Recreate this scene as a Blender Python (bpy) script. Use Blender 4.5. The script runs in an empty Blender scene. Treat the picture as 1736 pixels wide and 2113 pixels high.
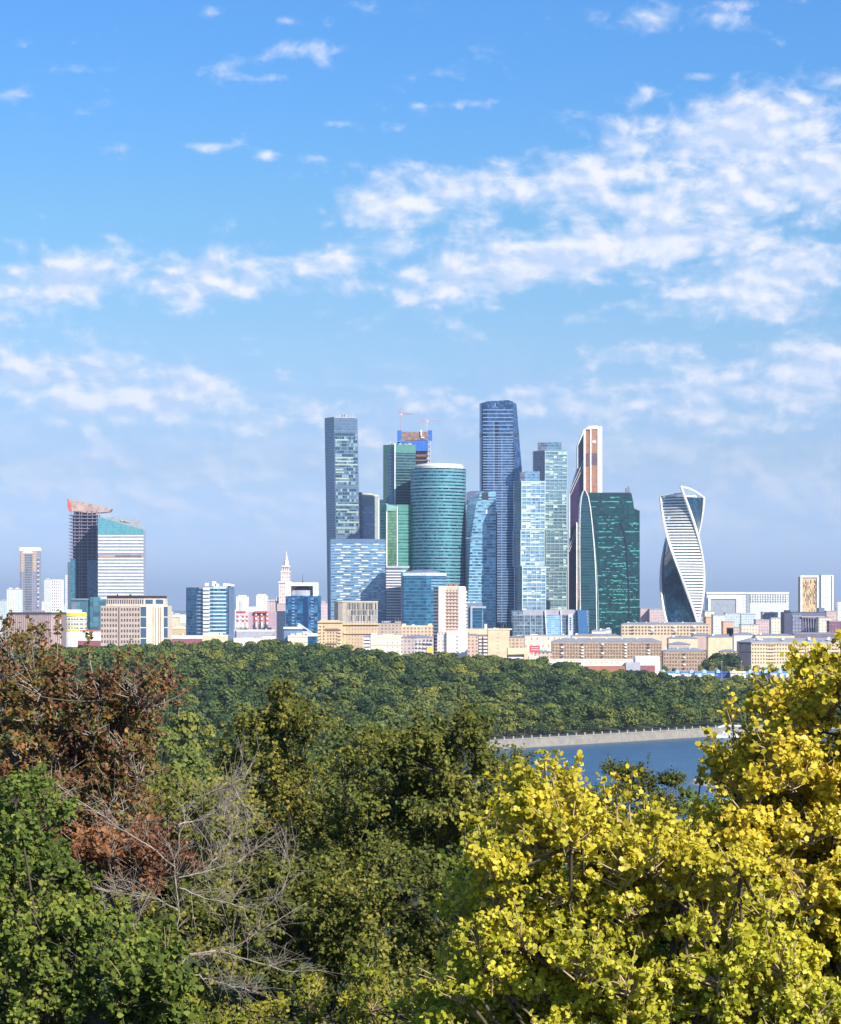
import bpy, math, random
import numpy as np
from mathutils import Vector
random.seed(7); RNG = np.random.default_rng(11)
sc = bpy.context.scene
COL = sc.collection
R = math.radians

# ------------------------------------------------------------ camera
# the view is level; a picture position (px, py) on a 1736 x 2113 grid and a distance give a point in the world
FOC, CAMZ, HY, CXP = 5240.0, 90.0, 1250.0, 868.0
def X(px, D): return (px - CXP) / FOC * D
def Z(py, D): return CAMZ + (HY - py) / FOC * D
cam_d = bpy.data.cameras.new('camera'); cam = bpy.data.objects.new('camera', cam_d); COL.objects.link(cam)
cam.location = (0, 0, CAMZ); cam.rotation_euler = (R(90), 0, 0)
cam_d.sensor_fit = 'HORIZONTAL'; cam_d.sensor_width = 36; cam_d.lens = FOC / 1736 * 36
cam_d.shift_y = (HY - 1056.5) / 1736
cam_d.clip_start = 0.5; cam_d.clip_end = 120000
sc.camera = cam
sc.render.resolution_x, sc.render.resolution_y = 841, 1024

# ------------------------------------------------------------ light and exposure
SUN_AZ, SUN_EL = 138.0, 36.0        # degrees clockwise from +Y (the view), so behind the camera to the right
sc.view_settings.view_transform = 'Standard'; sc.view_settings.look = 'None'
sc.view_settings.exposure = 0.72; sc.view_settings.gamma = 1
sd = Vector((math.sin(R(SUN_AZ))*math.cos(R(SUN_EL)), math.cos(R(SUN_AZ))*math.cos(R(SUN_EL)), math.sin(R(SUN_EL))))
sun_d = bpy.data.lights.new('sun', 'SUN'); sun_d.energy = 5.0; sun_d.angle = R(0.5); sun_d.color = (1.0, 0.93, 0.82)
sun = bpy.data.objects.new('sun', sun_d); COL.objects.link(sun)
sun.rotation_euler = sd.to_track_quat('Z', 'Y').to_euler()

class NT:
    """short hand for node trees"""
    def __init__(s, tree): s.t = tree; s.n = tree.nodes; s.l = tree.links
    def new(s, typ, **kw):
        n = s.n.new(typ)
        for k, v in kw.items(): setattr(n, k, v)
        return n
    def put(s, sock, v):
        if hasattr(v, 'is_output'): s.l.new(v, sock)
        elif v is not None:
            if isinstance(v, (tuple, list)) and len(v) == 3 and sock.type == 'RGBA': v = (*v, 1)
            sock.default_value = v
    def math(s, op, a, b=None, c=None, clamp=False):
        n = s.new('ShaderNodeMath', operation=op, use_clamp=clamp)
        s.put(n.inputs[0], a)
        if b is not None: s.put(n.inputs[1], b)
        if c is not None: s.put(n.inputs[2], c)
        return n.outputs[0]
    def mix(s, fac, a, b, blend='MIX'):
        n = s.new('ShaderNodeMix', data_type='RGBA', blend_type=blend)
        s.put(n.inputs[0], fac); s.put(n.inputs[6], a); s.put(n.inputs[7], b)
        return n.outputs[2]
    def comb(s, x, y, z=0.0):
        n = s.new('ShaderNodeCombineXYZ'); s.put(n.inputs[0], x); s.put(n.inputs[1], y); s.put(n.inputs[2], z)
        return n.outputs[0]
    def noise(s, vec, scale, detail=4, rough=0.5, dist=0.0, dim='3D'):
        n = s.new('ShaderNodeTexNoise', noise_dimensions=dim)
        if vec is not None: s.put(n.inputs['Vector'], vec)
        n.inputs['Scale'].default_value = scale; n.inputs['Detail'].default_value = detail
        n.inputs['Roughness'].default_value = rough; n.inputs['Distortion'].default_value = dist
        return n.outputs[0]
    def sstep(s, v, a, b, lo=0.0, hi=1.0):
        n = s.new('ShaderNodeMapRange', interpolation_type='SMOOTHSTEP')
        s.put(n.inputs[0], v); n.inputs[1].default_value = a; n.inputs[2].default_value = b
        n.inputs[3].default_value = lo; n.inputs[4].default_value = hi
        return n.outputs[0]
    def ramp(s, v, stops, const=False):
        n = s.new('ShaderNodeValToRGB'); s.put(n.inputs[0], v)
        if const: n.color_ramp.interpolation = 'CONSTANT'
        e = n.color_ramp.elements
        while len(e) < len(stops): e.new(0.5)
        for i, (p, c) in enumerate(stops): e[i].position = p; e[i].color = (*c, 1)
        return n.outputs[0]

world = bpy.data.worlds.new('World'); sc.world = world; world.use_nodes = True
def build_world():
    w = NT(world.node_tree); w.n.clear()
    sky = w.new('ShaderNodeTexSky', sky_type='NISHITA')
    sky.sun_disc = False; sky.sun_elevation = R(SUN_EL); sky.sun_rotation = R(SUN_AZ)
    sky.air_density = 1.0; sky.dust_density = 0.6; sky.ozone_density = 2.0; sky.altitude = 150
    tc = w.new('ShaderNodeTexCoord'); sp = w.new('ShaderNodeSeparateXYZ'); w.l.new(tc.outputs['Generated'], sp.inputs[0])
    az = w.math('MULTIPLY', w.math('ARCTAN2', sp.outputs[0], sp.outputs[1]), 57.29578)       # degrees right of +Y
    el = w.math('MULTIPLY', w.math('ARCSINE', sp.outputs[2]), 57.29578)
    # clouds: flat drifting banks, squeezed together towards the horizon
    # a cloud position: azimuth, elevation; entries (az, el, half width, half height, tilt, weight)
    def P(px, py, rx, ry, tilt, wt):
        return (math.degrees(math.atan((px-CXP)/FOC)), math.degrees(math.atan((HY-py)/FOC)), rx/FOC*57.3, ry/FOC*57.3, tilt, wt)
    banks = [P(880,410,200,62,8,1.0), P(1200,370,280,66,12,1.0), P(1540,290,270,85,6,1.1), P(1600,400,280,70,2,1.0), P(1300,430,220,38,0,.8), P(1100,545,400,66,8,1.05), P(1380,500,260,52,4,.95),
             P(1600,590,270,72,5,1.0), P(700,530,220,36,10,.85), P(140,590,340,66,4,.85), P(420,585,190,52,8,.78), P(260,820,380,85,-4,1.0), P(660,850,120,36,0,.85),
             P(60,790,200,60,0,.7), P(868,900,1100,70,0,.42), P(1400,640,300,40,0,.5), P(1330,735,170,30,4,.75), P(1560,820,340,95,6,.8), P(1690,770,130,70,10,.95), P(1060,835,260,55,0,.7), P(1300,850,260,60,0,.6), P(960,826,40,16,0,.7),
             P(1360,45,90,22,8,.52), P(1500,55,80,22,-4,.54), P(640,105,85,24,0,.56), P(460,142,60,14,14,.42), P(200,225,35,14,14,.52), P(25,210,45,15,0,.54), P(330,178,30,12,30,.5),
             P(570,160,50,12,0,.5), P(955,214,75,13,0,.6), P(900,150,60,16,8,.42), P(1325,205,38,18,35,.7), P(1450,162,50,15,0,.65), P(1575,195,40,16,25,.66),
             P(1660,215,60,20,4,.6), P(550,322,26,12,14,.6), P(655,326,34,10,0,.55), P(690,255,40,9,0,.5), P(700,395,60,26,20,.5), P(585,45,40,14,0,.4), P(790,805,70,12,4,.55), P(1500,20,60,14,0,.5),
             P(60,680,70,14,0,.42), P(1650,900,160,30,0,.45), P(1560,1030,120,30,8,.22), P(400,305,60,10,0,.35), P(200,155,70,12,0,.4), P(860,218,26,10,0,.55)]
    tot = None
    for (a, e, rx, ry, tilt, wt) in banks:
        ct, st = math.cos(R(tilt)), math.sin(R(tilt))
        dx = w.math('SUBTRACT', az, a); dy = w.math('SUBTRACT', el, e)
        u = w.math('MULTIPLY_ADD', dx, ct/rx, w.math('MULTIPLY', dy, st/rx))
        v = w.math('MULTIPLY_ADD', dx, -st/ry, w.math('MULTIPLY', dy, ct/ry))
        d2 = w.math('MULTIPLY_ADD', u, u, w.math('MULTIPLY', v, v))
        g = w.math('MULTIPLY', w.math('EXPONENT', w.math('MULTIPLY', d2, -0.9)), wt)
        tot = g if tot is None else w.math('MAXIMUM', tot, w.math('MULTIPLY_ADD', tot, 0.35, w.math('MULTIPLY', g, 1.0)) if wt > .65 else g)
    p1 = w.comb(w.math('MULTIPLY', az, 0.62), w.math('MULTIPLY', el, 1.0), 0.0)
    ps = w.comb(w.math('MULTIPLY_ADD', az, 0.62, 0.10), w.math('MULTIPLY_ADD', el, 1.0, 0.16), 0.0)
    n1 = w.noise(p1, 0.95, 8, 0.56, 0.25, '2D')
    n2 = w.noise(ps, 0.95, 4, 0.5, 0.25, '2D')
    n3 = w.noise(p1, 3.2, 5, 0.6, 0.3, '2D')
    # elsewhere in the sky (out of this view) scattered clouds too
    far = w.sstep(w.math('ABSOLUTE', az), 11, 30)
    nb = w.noise(w.comb(w.math('MULTIPLY', az, .05), w.math('MULTIPLY', el, .11), 3.0), 1.0, 5, .55)
    tot = w.math('ADD', tot, w.math('MULTIPLY', far, w.sstep(nb, .45, .7, 0, .8)))
    def puff(vec, sc_):
        n = w.noise(vec, 2.2, 2, .5, 0, '2D'); d = w.new('ShaderNodeVectorMath', operation='SCALE'); w.l.new(vec, d.inputs[0]); d.inputs['Scale'].default_value = 1.0
        ad = w.new('ShaderNodeVectorMath', operation='ADD'); w.l.new(d.outputs[0], ad.inputs[0]); w.l.new(w.comb(w.math('MULTIPLY', n, .55), w.math('MULTIPLY', n1, .4), 0.0), ad.inputs[1])
        v = w.new('ShaderNodeTexVoronoi', feature='SMOOTH_F1', voronoi_dimensions='2D'); v.inputs['Scale'].default_value = sc_; v.inputs['Smoothness'].default_value = .55
        w.l.new(ad.outputs[0], v.inputs['Vector']); return v.outputs[0]
    pf = puff(p1, 2.0); pf2 = puff(ps, 2.0)
    val0 = w.math('ADD', w.math('MULTIPLY', tot, 0.62), w.math('MULTIPLY', w.math('ADD', n1, w.math('MULTIPLY', n3, .42)), 0.95))
    val = w.math('ADD', val0, w.math('MULTIPLY', w.math('SUBTRACT', .42, pf), .26))
    dens = w.sstep(val, 0.80, 1.36)
    relief = w.math('ADD', w.math('SUBTRACT', n1, n2), w.math('MULTIPLY', w.math('SUBTRACT', pf2, pf), .32))
    lightv = w.math('MULTIPLY_ADD', relief, 3.6, 0.42, clamp=True)
    lightv = w.math('MULTIPLY', lightv, w.sstep(n3, .2, .75, .82, 1.12))
    ccol = w.mix(lightv, (4.6, 5.7, 7.7), (7.6, 7.6, 8.3))
    # blue of the clear sky: the physical sky pushed towards the photograph's clear saturated blue
    el01 = w.sstep(el, -1.0, 13.5)
    tint = w.ramp(el01, [(0.0, (0.70, 0.90, 1.72)), (0.05, (0.66, 0.84, 1.55)), (0.1, (0.63, 0.79, 1.38)), (0.2, (0.61, 0.71, 1.08)), (0.47, (0.64, 0.81, 1.04)), (0.75, (0.55, 0.85, 1.08)), (1.0, (0.43, 0.84, 1.26))])
    base = w.mix(1.0, sky.outputs[0], tint, 'MULTIPLY')
    lowf = w.sstep(el, 1.2, 7.0, 0.5, 1.0)                     # haze swallows the lowest clouds
    veil = w.math('MULTIPLY', w.math('MULTIPLY', w.sstep(el, .6, 2.6), w.sstep(el, 3.2, 6.5, 1, 0)), w.sstep(n1, .3, .65, .06, .32))      # a thin sheet of high cloud low in the sky
    full = w.mix(w.math('MAXIMUM', veil, w.math('MULTIPLY', w.math('MULTIPLY', dens, 0.90), lowf)), base, ccol)
    bg = w.new('ShaderNodeBackground'); w.l.new(full, bg.inputs[0]); bg.inputs[1].default_value = 0.080
    out = w.new('ShaderNodeOutputWorld'); w.l.new(bg.outputs[0], out.inputs[0])
build_world()

# ------------------------------------------------------------ object helpers
def tag(o, label=None, cat=None, group=None, kind=None):
    if label: o['label'] = label
    if cat: o['category'] = cat
    if group: o['group'] = group
    if kind: o['kind'] = kind
    return o
def root(name, label, cat, loc, group=None):
    o = bpy.data.objects.new(name, None); COL.objects.link(o); o.location = loc
    o.empty_display_size = 5
    return tag(o, label, cat, group)

class MB:
    """collects faces, then links them as one mesh object"""
    def __init__(s): s.v = []; s.f = []
    def face(s, pts):
        n = len(s.v); s.v += [tuple(p) for p in pts]; s.f.append(list(range(n, n+len(pts)))); return s
    def loft(s, levels, cap=True, close=True):
        """levels: list of rings (each a list of 3D points, CCW from above)"""
        n0 = len(s.v); k = len(levels[0])
        for r in levels: s.v += [tuple(p) for p in r]
        for i in range(len(levels)-1):
            for j in range(k if close else k-1):
                a = n0+i*k+j; b = n0+i*k+(j+1) % k
                s.f.append([a, b, b+k, a+k])
        if cap:
            s.f.append([n0+(len(levels)-1)*k+j for j in range(k)])
            s.f.append([n0+j for j in reversed(range(k))])
        return s
    def prism(s, poly, z0, z1):
        return s.loft([[(x, y, z0) for x, y in poly], [(x, y, z1) for x, y in poly]])
    def box(s, c, d, rot=0.0):
        cx, cy, cz = c; hx, hy, hz = d[0]/2, d[1]/2, d[2]/2
        co, si = math.cos(rot), math.sin(rot)
        poly = [(cx+co*a-si*b, cy+si*a+co*b) for a, b in ((-hx, -hy), (hx, -hy), (hx, hy), (-hx, hy))]
        return s.prism(poly, cz-hz, cz+hz)
    def slab(s, pts, D, depth):
        """an outline (px, py, clockwise seen in the picture or not) standing at D with real depth"""
        a = [(X(x, D), D, Z(y, D)) for x, y in pts]
        area = sum(a[i][0]*a[(i+1) % len(a)][2]-a[(i+1) % len(a)][0]*a[i][2] for i in range(len(a)))
        if area < 0: a.reverse()
        b = [(x, y+depth, z) for x, y, z in a]
        n = len(s.v); k = len(a); s.v += a+b
        s.f.append(list(range(n, n+k))); s.f.append([n+k+j for j in reversed(range(k))])
        for j in range(k):
            j2 = (j+1) % k; s.f.append([n+j, n+k+j, n+k+j2, n+j2])
        return s
    def tube(s, pts, rad, sides=6):
        pts = [Vector(p) for p in pts]; rr = rad if isinstance(rad, (list, tuple)) else [rad]*len(pts)
        rings = []
        for i, p in enumerate(pts):
            d = (pts[min(i+1, len(pts)-1)]-pts[max(i-1, 0)]).normalized()
            u = d.cross(Vector((0, 0, 1)));
            if u.length < 1e-3: u = Vector((1, 0, 0))
            u.normalize(); w = u.cross(d)
            rings.append([p+(u*math.cos(2*math.pi*k/sides)+w*math.sin(2*math.pi*k/sides))*rr[i] for k in range(sides)])
        return s.loft(rings)
    def build(s, name, mat, parent=None, smooth=False):
        L = Vector(parent_world(parent)) if parent else Vector((0, 0, 0))
        me = bpy.data.meshes.new(name)
        V = np.array(s.v, dtype=np.float64)
        me.from_pydata([tuple(p) for p in (V-np.array(L))], [], s.f)
        uv = me.uv_layers.new(name='metres')
        data = np.zeros((len(me.loops), 2), dtype=np.float32)
        for p in me.polygons:
            n = p.normal
            h = math.hypot(n.x, n.y)
            for li in p.loop_indices:
                x, y, z = V[me.loops[li].vertex_index]
                if h < 0.3: data[li] = (x, y)
                else:
                    a = math.atan2(n.x, -n.y)
                    if abs(a) < 0.02: a = 0
                    data[li] = (x*math.cos(a)+y*math.sin(a), z)
        uv.data.foreach_set('uv', data.ravel())
        if smooth: me.polygons.foreach_set('use_smooth', [True]*len(me.polygons))
        me.materials.append(mat)
        o = bpy.data.objects.new(name, me); COL.objects.link(o)
        if parent: o.parent = parent
        return o
def parent_world(p):
    L = Vector((0, 0, 0))
    while p: L += p.location; p = p.parent
    return L

# ------------------------------------------------------------ materials
MATS = {}
def new_mat(name):
    m = bpy.data.materials.new(name); m.use_nodes = True; t = NT(m.node_tree); t.n.clear()
    b = t.new('ShaderNodeBsdfPrincipled'); o = t.new('ShaderNodeOutputMaterial'); t.l.new(b.outputs[0], o.inputs[0])
    return m, t, b
def wall(name, col, rough=0.85, var=0.12, scale=0.15, metallic=0.0):
    if name in MATS: return MATS[name]
    m, t, b = new_mat(name)
    g = t.new('ShaderNodeNewGeometry')
    n = t.noise(g.outputs['Position'], scale, 5, 0.6)
    d = tuple(c*(1-var) for c in col); l = tuple(min(1, c*(1+var*.6)) for c in col)
    c = t.mix(t.sstep(n, .3, .7), d, l)
    sp = t.new('ShaderNodeMapping'); t.l.new(g.outputs['Position'], sp.inputs[0]); sp.inputs['Scale'].default_value = (.5, .5, .05)     # rain streaks and patched render
    c = t.mix(t.sstep(t.noise(sp.outputs[0], 1.0, 4, .6), .52, .75, 0, min(.5, var*2.2)), c, tuple(x*.72 for x in col))
    t.put(b.inputs['Base Color'], c); b.inputs['Roughness'].default_value = rough; b.inputs['Metallic'].default_value = metallic
    MATS[name] = m; return m
def glass(name, cols, fh=4.0, pw=3.0, band=0.0, bandcol=(.6,.6,.6), mull=0.0, mullcol=None, metal=0.55, rough=0.12, wave=0.0, bandv=True, group=3):
    """coated curtain wall: panels of slightly different glass, spandrel bands and mullions, all on metre UVs"""
    if name in MATS: return MATS[name]
    m, t, b = new_mat(name)
    uv = t.new('ShaderNodeUVMap'); sp = t.new('ShaderNodeSeparateXYZ'); t.l.new(uv.outputs[0], sp.inputs[0])
    u = t.math('DIVIDE', sp.outputs[0], pw); v = t.math('DIVIDE', sp.outputs[1], fh)
    fu, fv = t.math('FLOOR', u), t.math('FLOOR', v)
    wn = t.new('ShaderNodeTexWhiteNoise', noise_dimensions='3D'); t.l.new(t.comb(fu, fv, 1.0), wn.inputs[0])
    wg = t.new('ShaderNodeTexWhiteNoise', noise_dimensions='3D'); t.l.new(t.comb(t.math('FLOOR', t.math('DIVIDE', u, group)), fv, 5.0), wg.inputs[0])
    mixv = t.math('MULTIPLY_ADD', wn.outputs[0], 0.6, t.math('MULTIPLY', wg.outputs[0], 0.4))
    big = t.noise(t.comb(sp.outputs[0], sp.outputs[1], 0.0), 0.02, 3, .5)
    mixv = t.math('ADD', mixv, t.math('MULTIPLY', t.math('SUBTRACT', big, .5), .5), clamp=True)
    k = len(cols); c = t.ramp(mixv, [((i/k if i else 0), cc) for i, cc in enumerate(cols)], True)
    met = metal
    if band > 0:
        f = t.math('LESS_THAN', t.math('FRACT', v), band); c = t.mix(f, c, bandcol)
        met = t.math('MULTIPLY', t.math('SUBTRACT', 1.0, f), metal)
    if mull > 0:
        f = t.math('LESS_THAN', t.math('FRACT', u), mull); c = t.mix(f, c, mullcol or bandcol)
    t.put(b.inputs['Base Color'], c); t.put(b.inputs['Metallic'], met)
    b.inputs['Roughness'].default_value = rough; b.inputs['IOR'].default_value = 1.6
    # panes never hang perfectly in plane
    sub = t.new('ShaderNodeVectorMath', operation='SUBTRACT'); t.l.new(wn.outputs[1], sub.inputs[0]); sub.inputs[1].default_value = (.5, .5, .5)
    scn = t.new('ShaderNodeVectorMath', operation='SCALE'); t.l.new(sub.outputs[0], scn.inputs[0]); scn.inputs['Scale'].default_value = 0.03 + wave
    g = t.new('ShaderNodeNewGeometry'); ad = t.new('ShaderNodeVectorMath', operation='ADD'); t.l.new(g.outputs['Normal'], ad.inputs[0]); t.l.new(scn.outputs[0], ad.inputs[1])
    nm = t.new('ShaderNodeVectorMath', operation='NORMALIZE'); t.l.new(ad.outputs[0], nm.inputs[0]); t.l.new(nm.outputs[0], b.inputs['Normal'])
    MATS[name] = m; return m
def winwall(name, wcol, gcol, fh=3.2, pw=3.0, wf=0.45, hf=0.5, rough=.8, lit=.25):
    """a plastered wall with a grid of window openings too small to model at that distance"""
    if name in MATS: return MATS[name]
    m, t, b = new_mat(name)
    uv = t.new('ShaderNodeUVMap'); sp = t.new('ShaderNodeSeparateXYZ'); t.l.new(uv.outputs[0], sp.inputs[0])
    u = t.math('DIVIDE', sp.outputs[0], pw); v = t.math('DIVIDE', sp.outputs[1], fh)
    wn = t.new('ShaderNodeTexWhiteNoise', noise_dimensions='2D'); t.l.new(t.comb(t.math('FLOOR', u), t.math('FLOOR', v), 0.0), wn.inputs[0])
    a = t.math('LESS_THAN', t.math('ABSOLUTE', t.math('SUBTRACT', t.math('FRACT', u), .5)), wf/2)
    h = t.math('LESS_THAN', t.math('ABSOLUTE', t.math('SUBTRACT', t.math('FRACT', v), .5)), hf/2)
    w = t.math('MULTIPLY', a, h)
    gc = t.mix(t.math('LESS_THAN', wn.outputs[0], lit), gcol, tuple((x+y)/2 for x, y in zip(gcol, wcol)))
    n = t.noise(t.comb(sp.outputs[0], sp.outputs[1], 0.0), .12, 5, .6)
    wc = t.mix(t.sstep(n, .3, .7), tuple(c*.86 for c in wcol), wcol)
    t.put(b.inputs['Base Color'], t.mix(w, wc, gc))
    t.put(b.inputs['Roughness'], t.math('MULTIPLY_ADD', w, -.6, rough))
    MATS[name] = m; return m

# ------------------------------------------------------------ building helpers
GZ = 10.0                                  # level of the city plain
SPLIT = {'pale_panel', 'lit_band', 'pale_band', 'rooftop_plant', 'white_dash', 'roof_cabin', 'balcony', 'chimney', 'slit_window', 'red_panel', 'white_column', 'loggia', 'stair_window', 'end_balcony', 'wing_turret',
         'roof_framing', 'painted_glare', 'column', 'white_sill', 'dark_strip', 'top_window', 'brown_strip', 'facade_mast', 'belfry_column', 'roof_frame'}
def split_parts(mb, name, mat, parent, maxn=100):
    """every separate piece becomes a part of its own; the smallest past maxn stay together"""
    par = list(range(len(mb.v)))
    def find(a):
        while par[a] != a: par[a] = par[par[a]]; a = par[a]
        return a
    for f in mb.f:
        r = find(f[0])
        for i in f[1:]: par[find(i)] = r
    isl = {}
    for f in mb.f: isl.setdefault(find(f[0]), []).append(f)
    out = []
    for fs in isl.values():
        ids = sorted({i for f in fs for i in f}); mp = {a: k for k, a in enumerate(ids)}
        m = MB(); m.v = [mb.v[i] for i in ids]; m.f = [[mp[i] for i in f] for f in fs]; V = np.array(m.v); out.append((float(np.prod(np.sort(np.ptp(V, axis=0))[1:])), m))
    out.sort(key=lambda t: -t[0]); o = None
    for _, m in out[:maxn]: o = m.build(name, mat, parent)
    if len(out) > maxn:
        m = MB()
        for _, q in out[maxn:]: n = len(m.v); m.v += q.v; m.f += [[i+n for i in f] for f in q.f]
        m.build(name, mat, parent)['kind'] = 'stuff'
    return o
class Bd:
    def __init__(s, name, label, px, D, cat='building', group=None, z=GZ):
        s.o = root(name, label, cat, (X(px, D), D, z), group)
    def part(s, name, mb, mat, parent=None, label=None, smooth=False):
        if name in SPLIT and len(mb.f) > 8: return split_parts(mb, name, mat, parent or s.o)
        o = mb.build(name, mat, parent or s.o, smooth)
        if label: o['label'] = label
        return o
def foot(front, depth):
    """front: picture x and distance of the visible corners from left to right"""
    f = [(X(px, D), D) for px, D in front]
    return f+[(f[-1][0], f[-1][1]+depth), (f[0][0], f[0][1]+depth)]
def scaled(poly, d):
    cx = sum(p[0] for p in poly)/len(poly); cy = sum(p[1] for p in poly)/len(poly)
    out = []
    for x, y in poly:
        l = math.hypot(x-cx, y-cy) or 1
        out.append((x+(x-cx)/l*d, y+(y-cy)/l*d))
    return out
def circle(px, D, rpx, n=48, sy=1.0):
    r = rpx*D/FOC
    return [(X(px, D)+r*math.cos(2*math.pi*k/n-math.pi/2), D+r*sy*math.sin(2*math.pi*k/n-math.pi/2)) for k in range(n)]
def slabs(mb, poly, z0, z1, step, h, out=0.7):
    z = z0; q = scaled(poly, out)
    while z+h < z1: mb.prism(q, z, z+h); z += step
    return mb
def edge_box(mb, p, q, a, b, z0, z1, out=0.5, inn=0.3):
    """a box on the wall p-q between fractions a and b, standing proud by out"""
    dx, dy = q[0]-p[0], q[1]-p[1]; L = math.hypot(dx, dy); nx, ny = dy/L, -dx/L
    A = (p[0]+dx*a, p[1]+dy*a); B = (p[0]+dx*b, p[1]+dy*b)
    mb.prism([(A[0]+nx*out, A[1]+ny*out), (B[0]+nx*out, B[1]+ny*out), (B[0]-nx*inn, B[1]-ny*inn), (A[0]-nx*inn, A[1]-ny*inn)], z0, z1)
WINCACHE = {}
def windows(bd, p, q, z0, z1, nx, nz, wf, hf, mat, name='window', maxn=100, skip=None, out=0.12, frame=None, count=None):
    """windows of one wall as parts of the building; past maxn the rest is one part"""
    dx, dy = q[0]-p[0], q[1]-p[1]; L = math.hypot(dx, dy); ang = math.atan2(dy, dx)
    w = L/nx*wf; h = (z1-z0)/nz*hf
    key = (round(w, 2), round(h, 2), round(ang, 3), mat.name)
    if key not in WINCACHE:
        m = MB(); m.box((0, 0, 0), (w, out*2, h), ang); o = m.build(name, mat); me = o.data; bpy.data.objects.remove(o)
        WINCACHE[key] = me
    me = WINCACHE[key]; rest = MB(); n = 0
    if count is None: count = [0]
    for j in range(nz):
        for i in range(nx):
            if skip and skip(i, j): continue
            c = Vector((p[0]+dx*(i+.5)/nx, p[1]+dy*(i+.5)/nx, z1-(j+.5)*(z1-z0)/nz))
            if count[0] < maxn:
                o = bpy.data.objects.new(name, me); COL.objects.link(o); o.parent = bd.o; o.location = c-bd.o.location; count[0] += 1
            else: rest.box(c, (w, out*2, h), ang)
    if rest.v:
        o = rest.build(name, mat, bd.o); o['kind'] = 'stuff'
    return count
def simple(name, label, front, ytop, depth, mat, roofmat=None, cap=0.8, cat='building', boxes=(), group=None, hip=0, eave=.6, z0=GZ):
    """wall + roof (flat parapet or hipped) + rooftop boxes"""
    D = front[0][1] if len(front) == 2 else min(d for _, d in front)
    b = Bd(name, label, sum(p for p, _ in front)/len(front), D, cat, group, z=z0)
    poly = foot(front, depth); zt = Z(ytop, D)
    b.part('wall', MB().prism(poly, z0, zt), mat)
    rm = roofmat or wall('roof_grey', (.30, .31, .34))
    r = MB()
    if hip:
        hz = hip*D/FOC; e = scaled(poly, eave); cx0 = poly[0][0]; cx1 = poly[-3][0]; ym = (min(p[1] for p in poly)+max(p[1] for p in poly))/2
        dd = depth/2; k = len(e)
        r.prism(e, zt, zt+.5)
        base = [(x, y, zt+.5) for x, y in e]
        xl = min(p[0] for p in e); xr = max(p[0] for p in e); ins = min(dd, (xr-xl)*.35)
        ridge = [(xl+ins, ym, zt+hz), (xr-ins, ym, zt+hz)]
        for i in range(k):
            a, c = base[i], base[(i+1) % k]
            m1 = ridge[0] if (a[0]-ridge[0][0])**2 < (a[0]-ridge[1][0])**2 else ridge[1]
            m2 = ridge[0] if (c[0]-ridge[0][0])**2 < (c[0]-ridge[1][0])**2 else ridge[1]
            r.face([a, c, m2] if m1 == m2 else [a, c, m2, m1])
    else: r.prism(scaled(poly, eave*.5), zt, zt+cap)
    ro = b.part('roof', r, rm)
    b.roof = ro
    for (x0, x1, yt, mm) in boxes:
        q = foot([(x0, D+depth*.25), (x1, D+depth*.25)], depth*.4)
        b.part('roof_cabin', MB().prism(q, zt+(.3 if hip else cap), Z(yt, D)), mm, ro)
    if D < 3700 and cat in ('building', 'tower'):
        rv = random.Random(int(front[0][0])*7+int(ytop)); w_ = poly[-3][0]-poly[0][0]
        for k in range(max(2, int(w_/14))):
            x_ = poly[0][0]+w_*rv.uniform(.08, .92); h_ = rv.choice([1.2, 1.6, 2.2]); zb = zt+(hip*D/FOC*.55 if hip else cap)
            if rv.random() < .7: b.part('vent', MB().box((x_, D+depth*rv.uniform(.35, .55), zb+h_/2), (rv.uniform(1, 3), 1.4, h_)), WHITE if rv.random() < .5 else wall('brick_chimney', (.30, .17, .12)), ro)
            else: b.part('antenna', MB().tube([(x_, D+depth*.4, zb-1), (x_, D+depth*.4, zb+rv.uniform(4, 7))], .14, 4), wall('grey_metal', (.3, .3, .3)), ro)
    b.poly = poly; b.zt = zt; b.D = D
    return b
# ------------------------------------------------------------ shared materials
WHITE = wall('white_paint', (.80, .80, .78), .6); CREAM = wall('cream_plaster', (.68, .56, .38)); BEIGE = wall('beige_stone', (.55, .42, .26))
PINKW = wall('pinkish_plaster', (.50, .39, .35)); DARK = wall('dark_metal', (.045, .045, .06), .5); GREY = wall('grey_metal', (.36, .38, .43), .6)
ROOF = wall('slate_roof', (.20, .22, .27)); WIN = wall('dark_window', (.04, .055, .09), .2); WINB = wall('blue_window', (.05, .10, .18), .15)
CONC = wall('concrete', (.30, .25, .24)); LILAC = wall('lilac_concrete', (.22, .19, .27)); BROWNP = wall('brown_panel', (.25, .13, .10))
COPPER = glass('copper_glass', [(.55, .26, .15), (.62, .30, .18), (.50, .24, .14)], 4, 3, .18, (.42, .20, .13), metal=.5, rough=.3)
FH = 4.0

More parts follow.
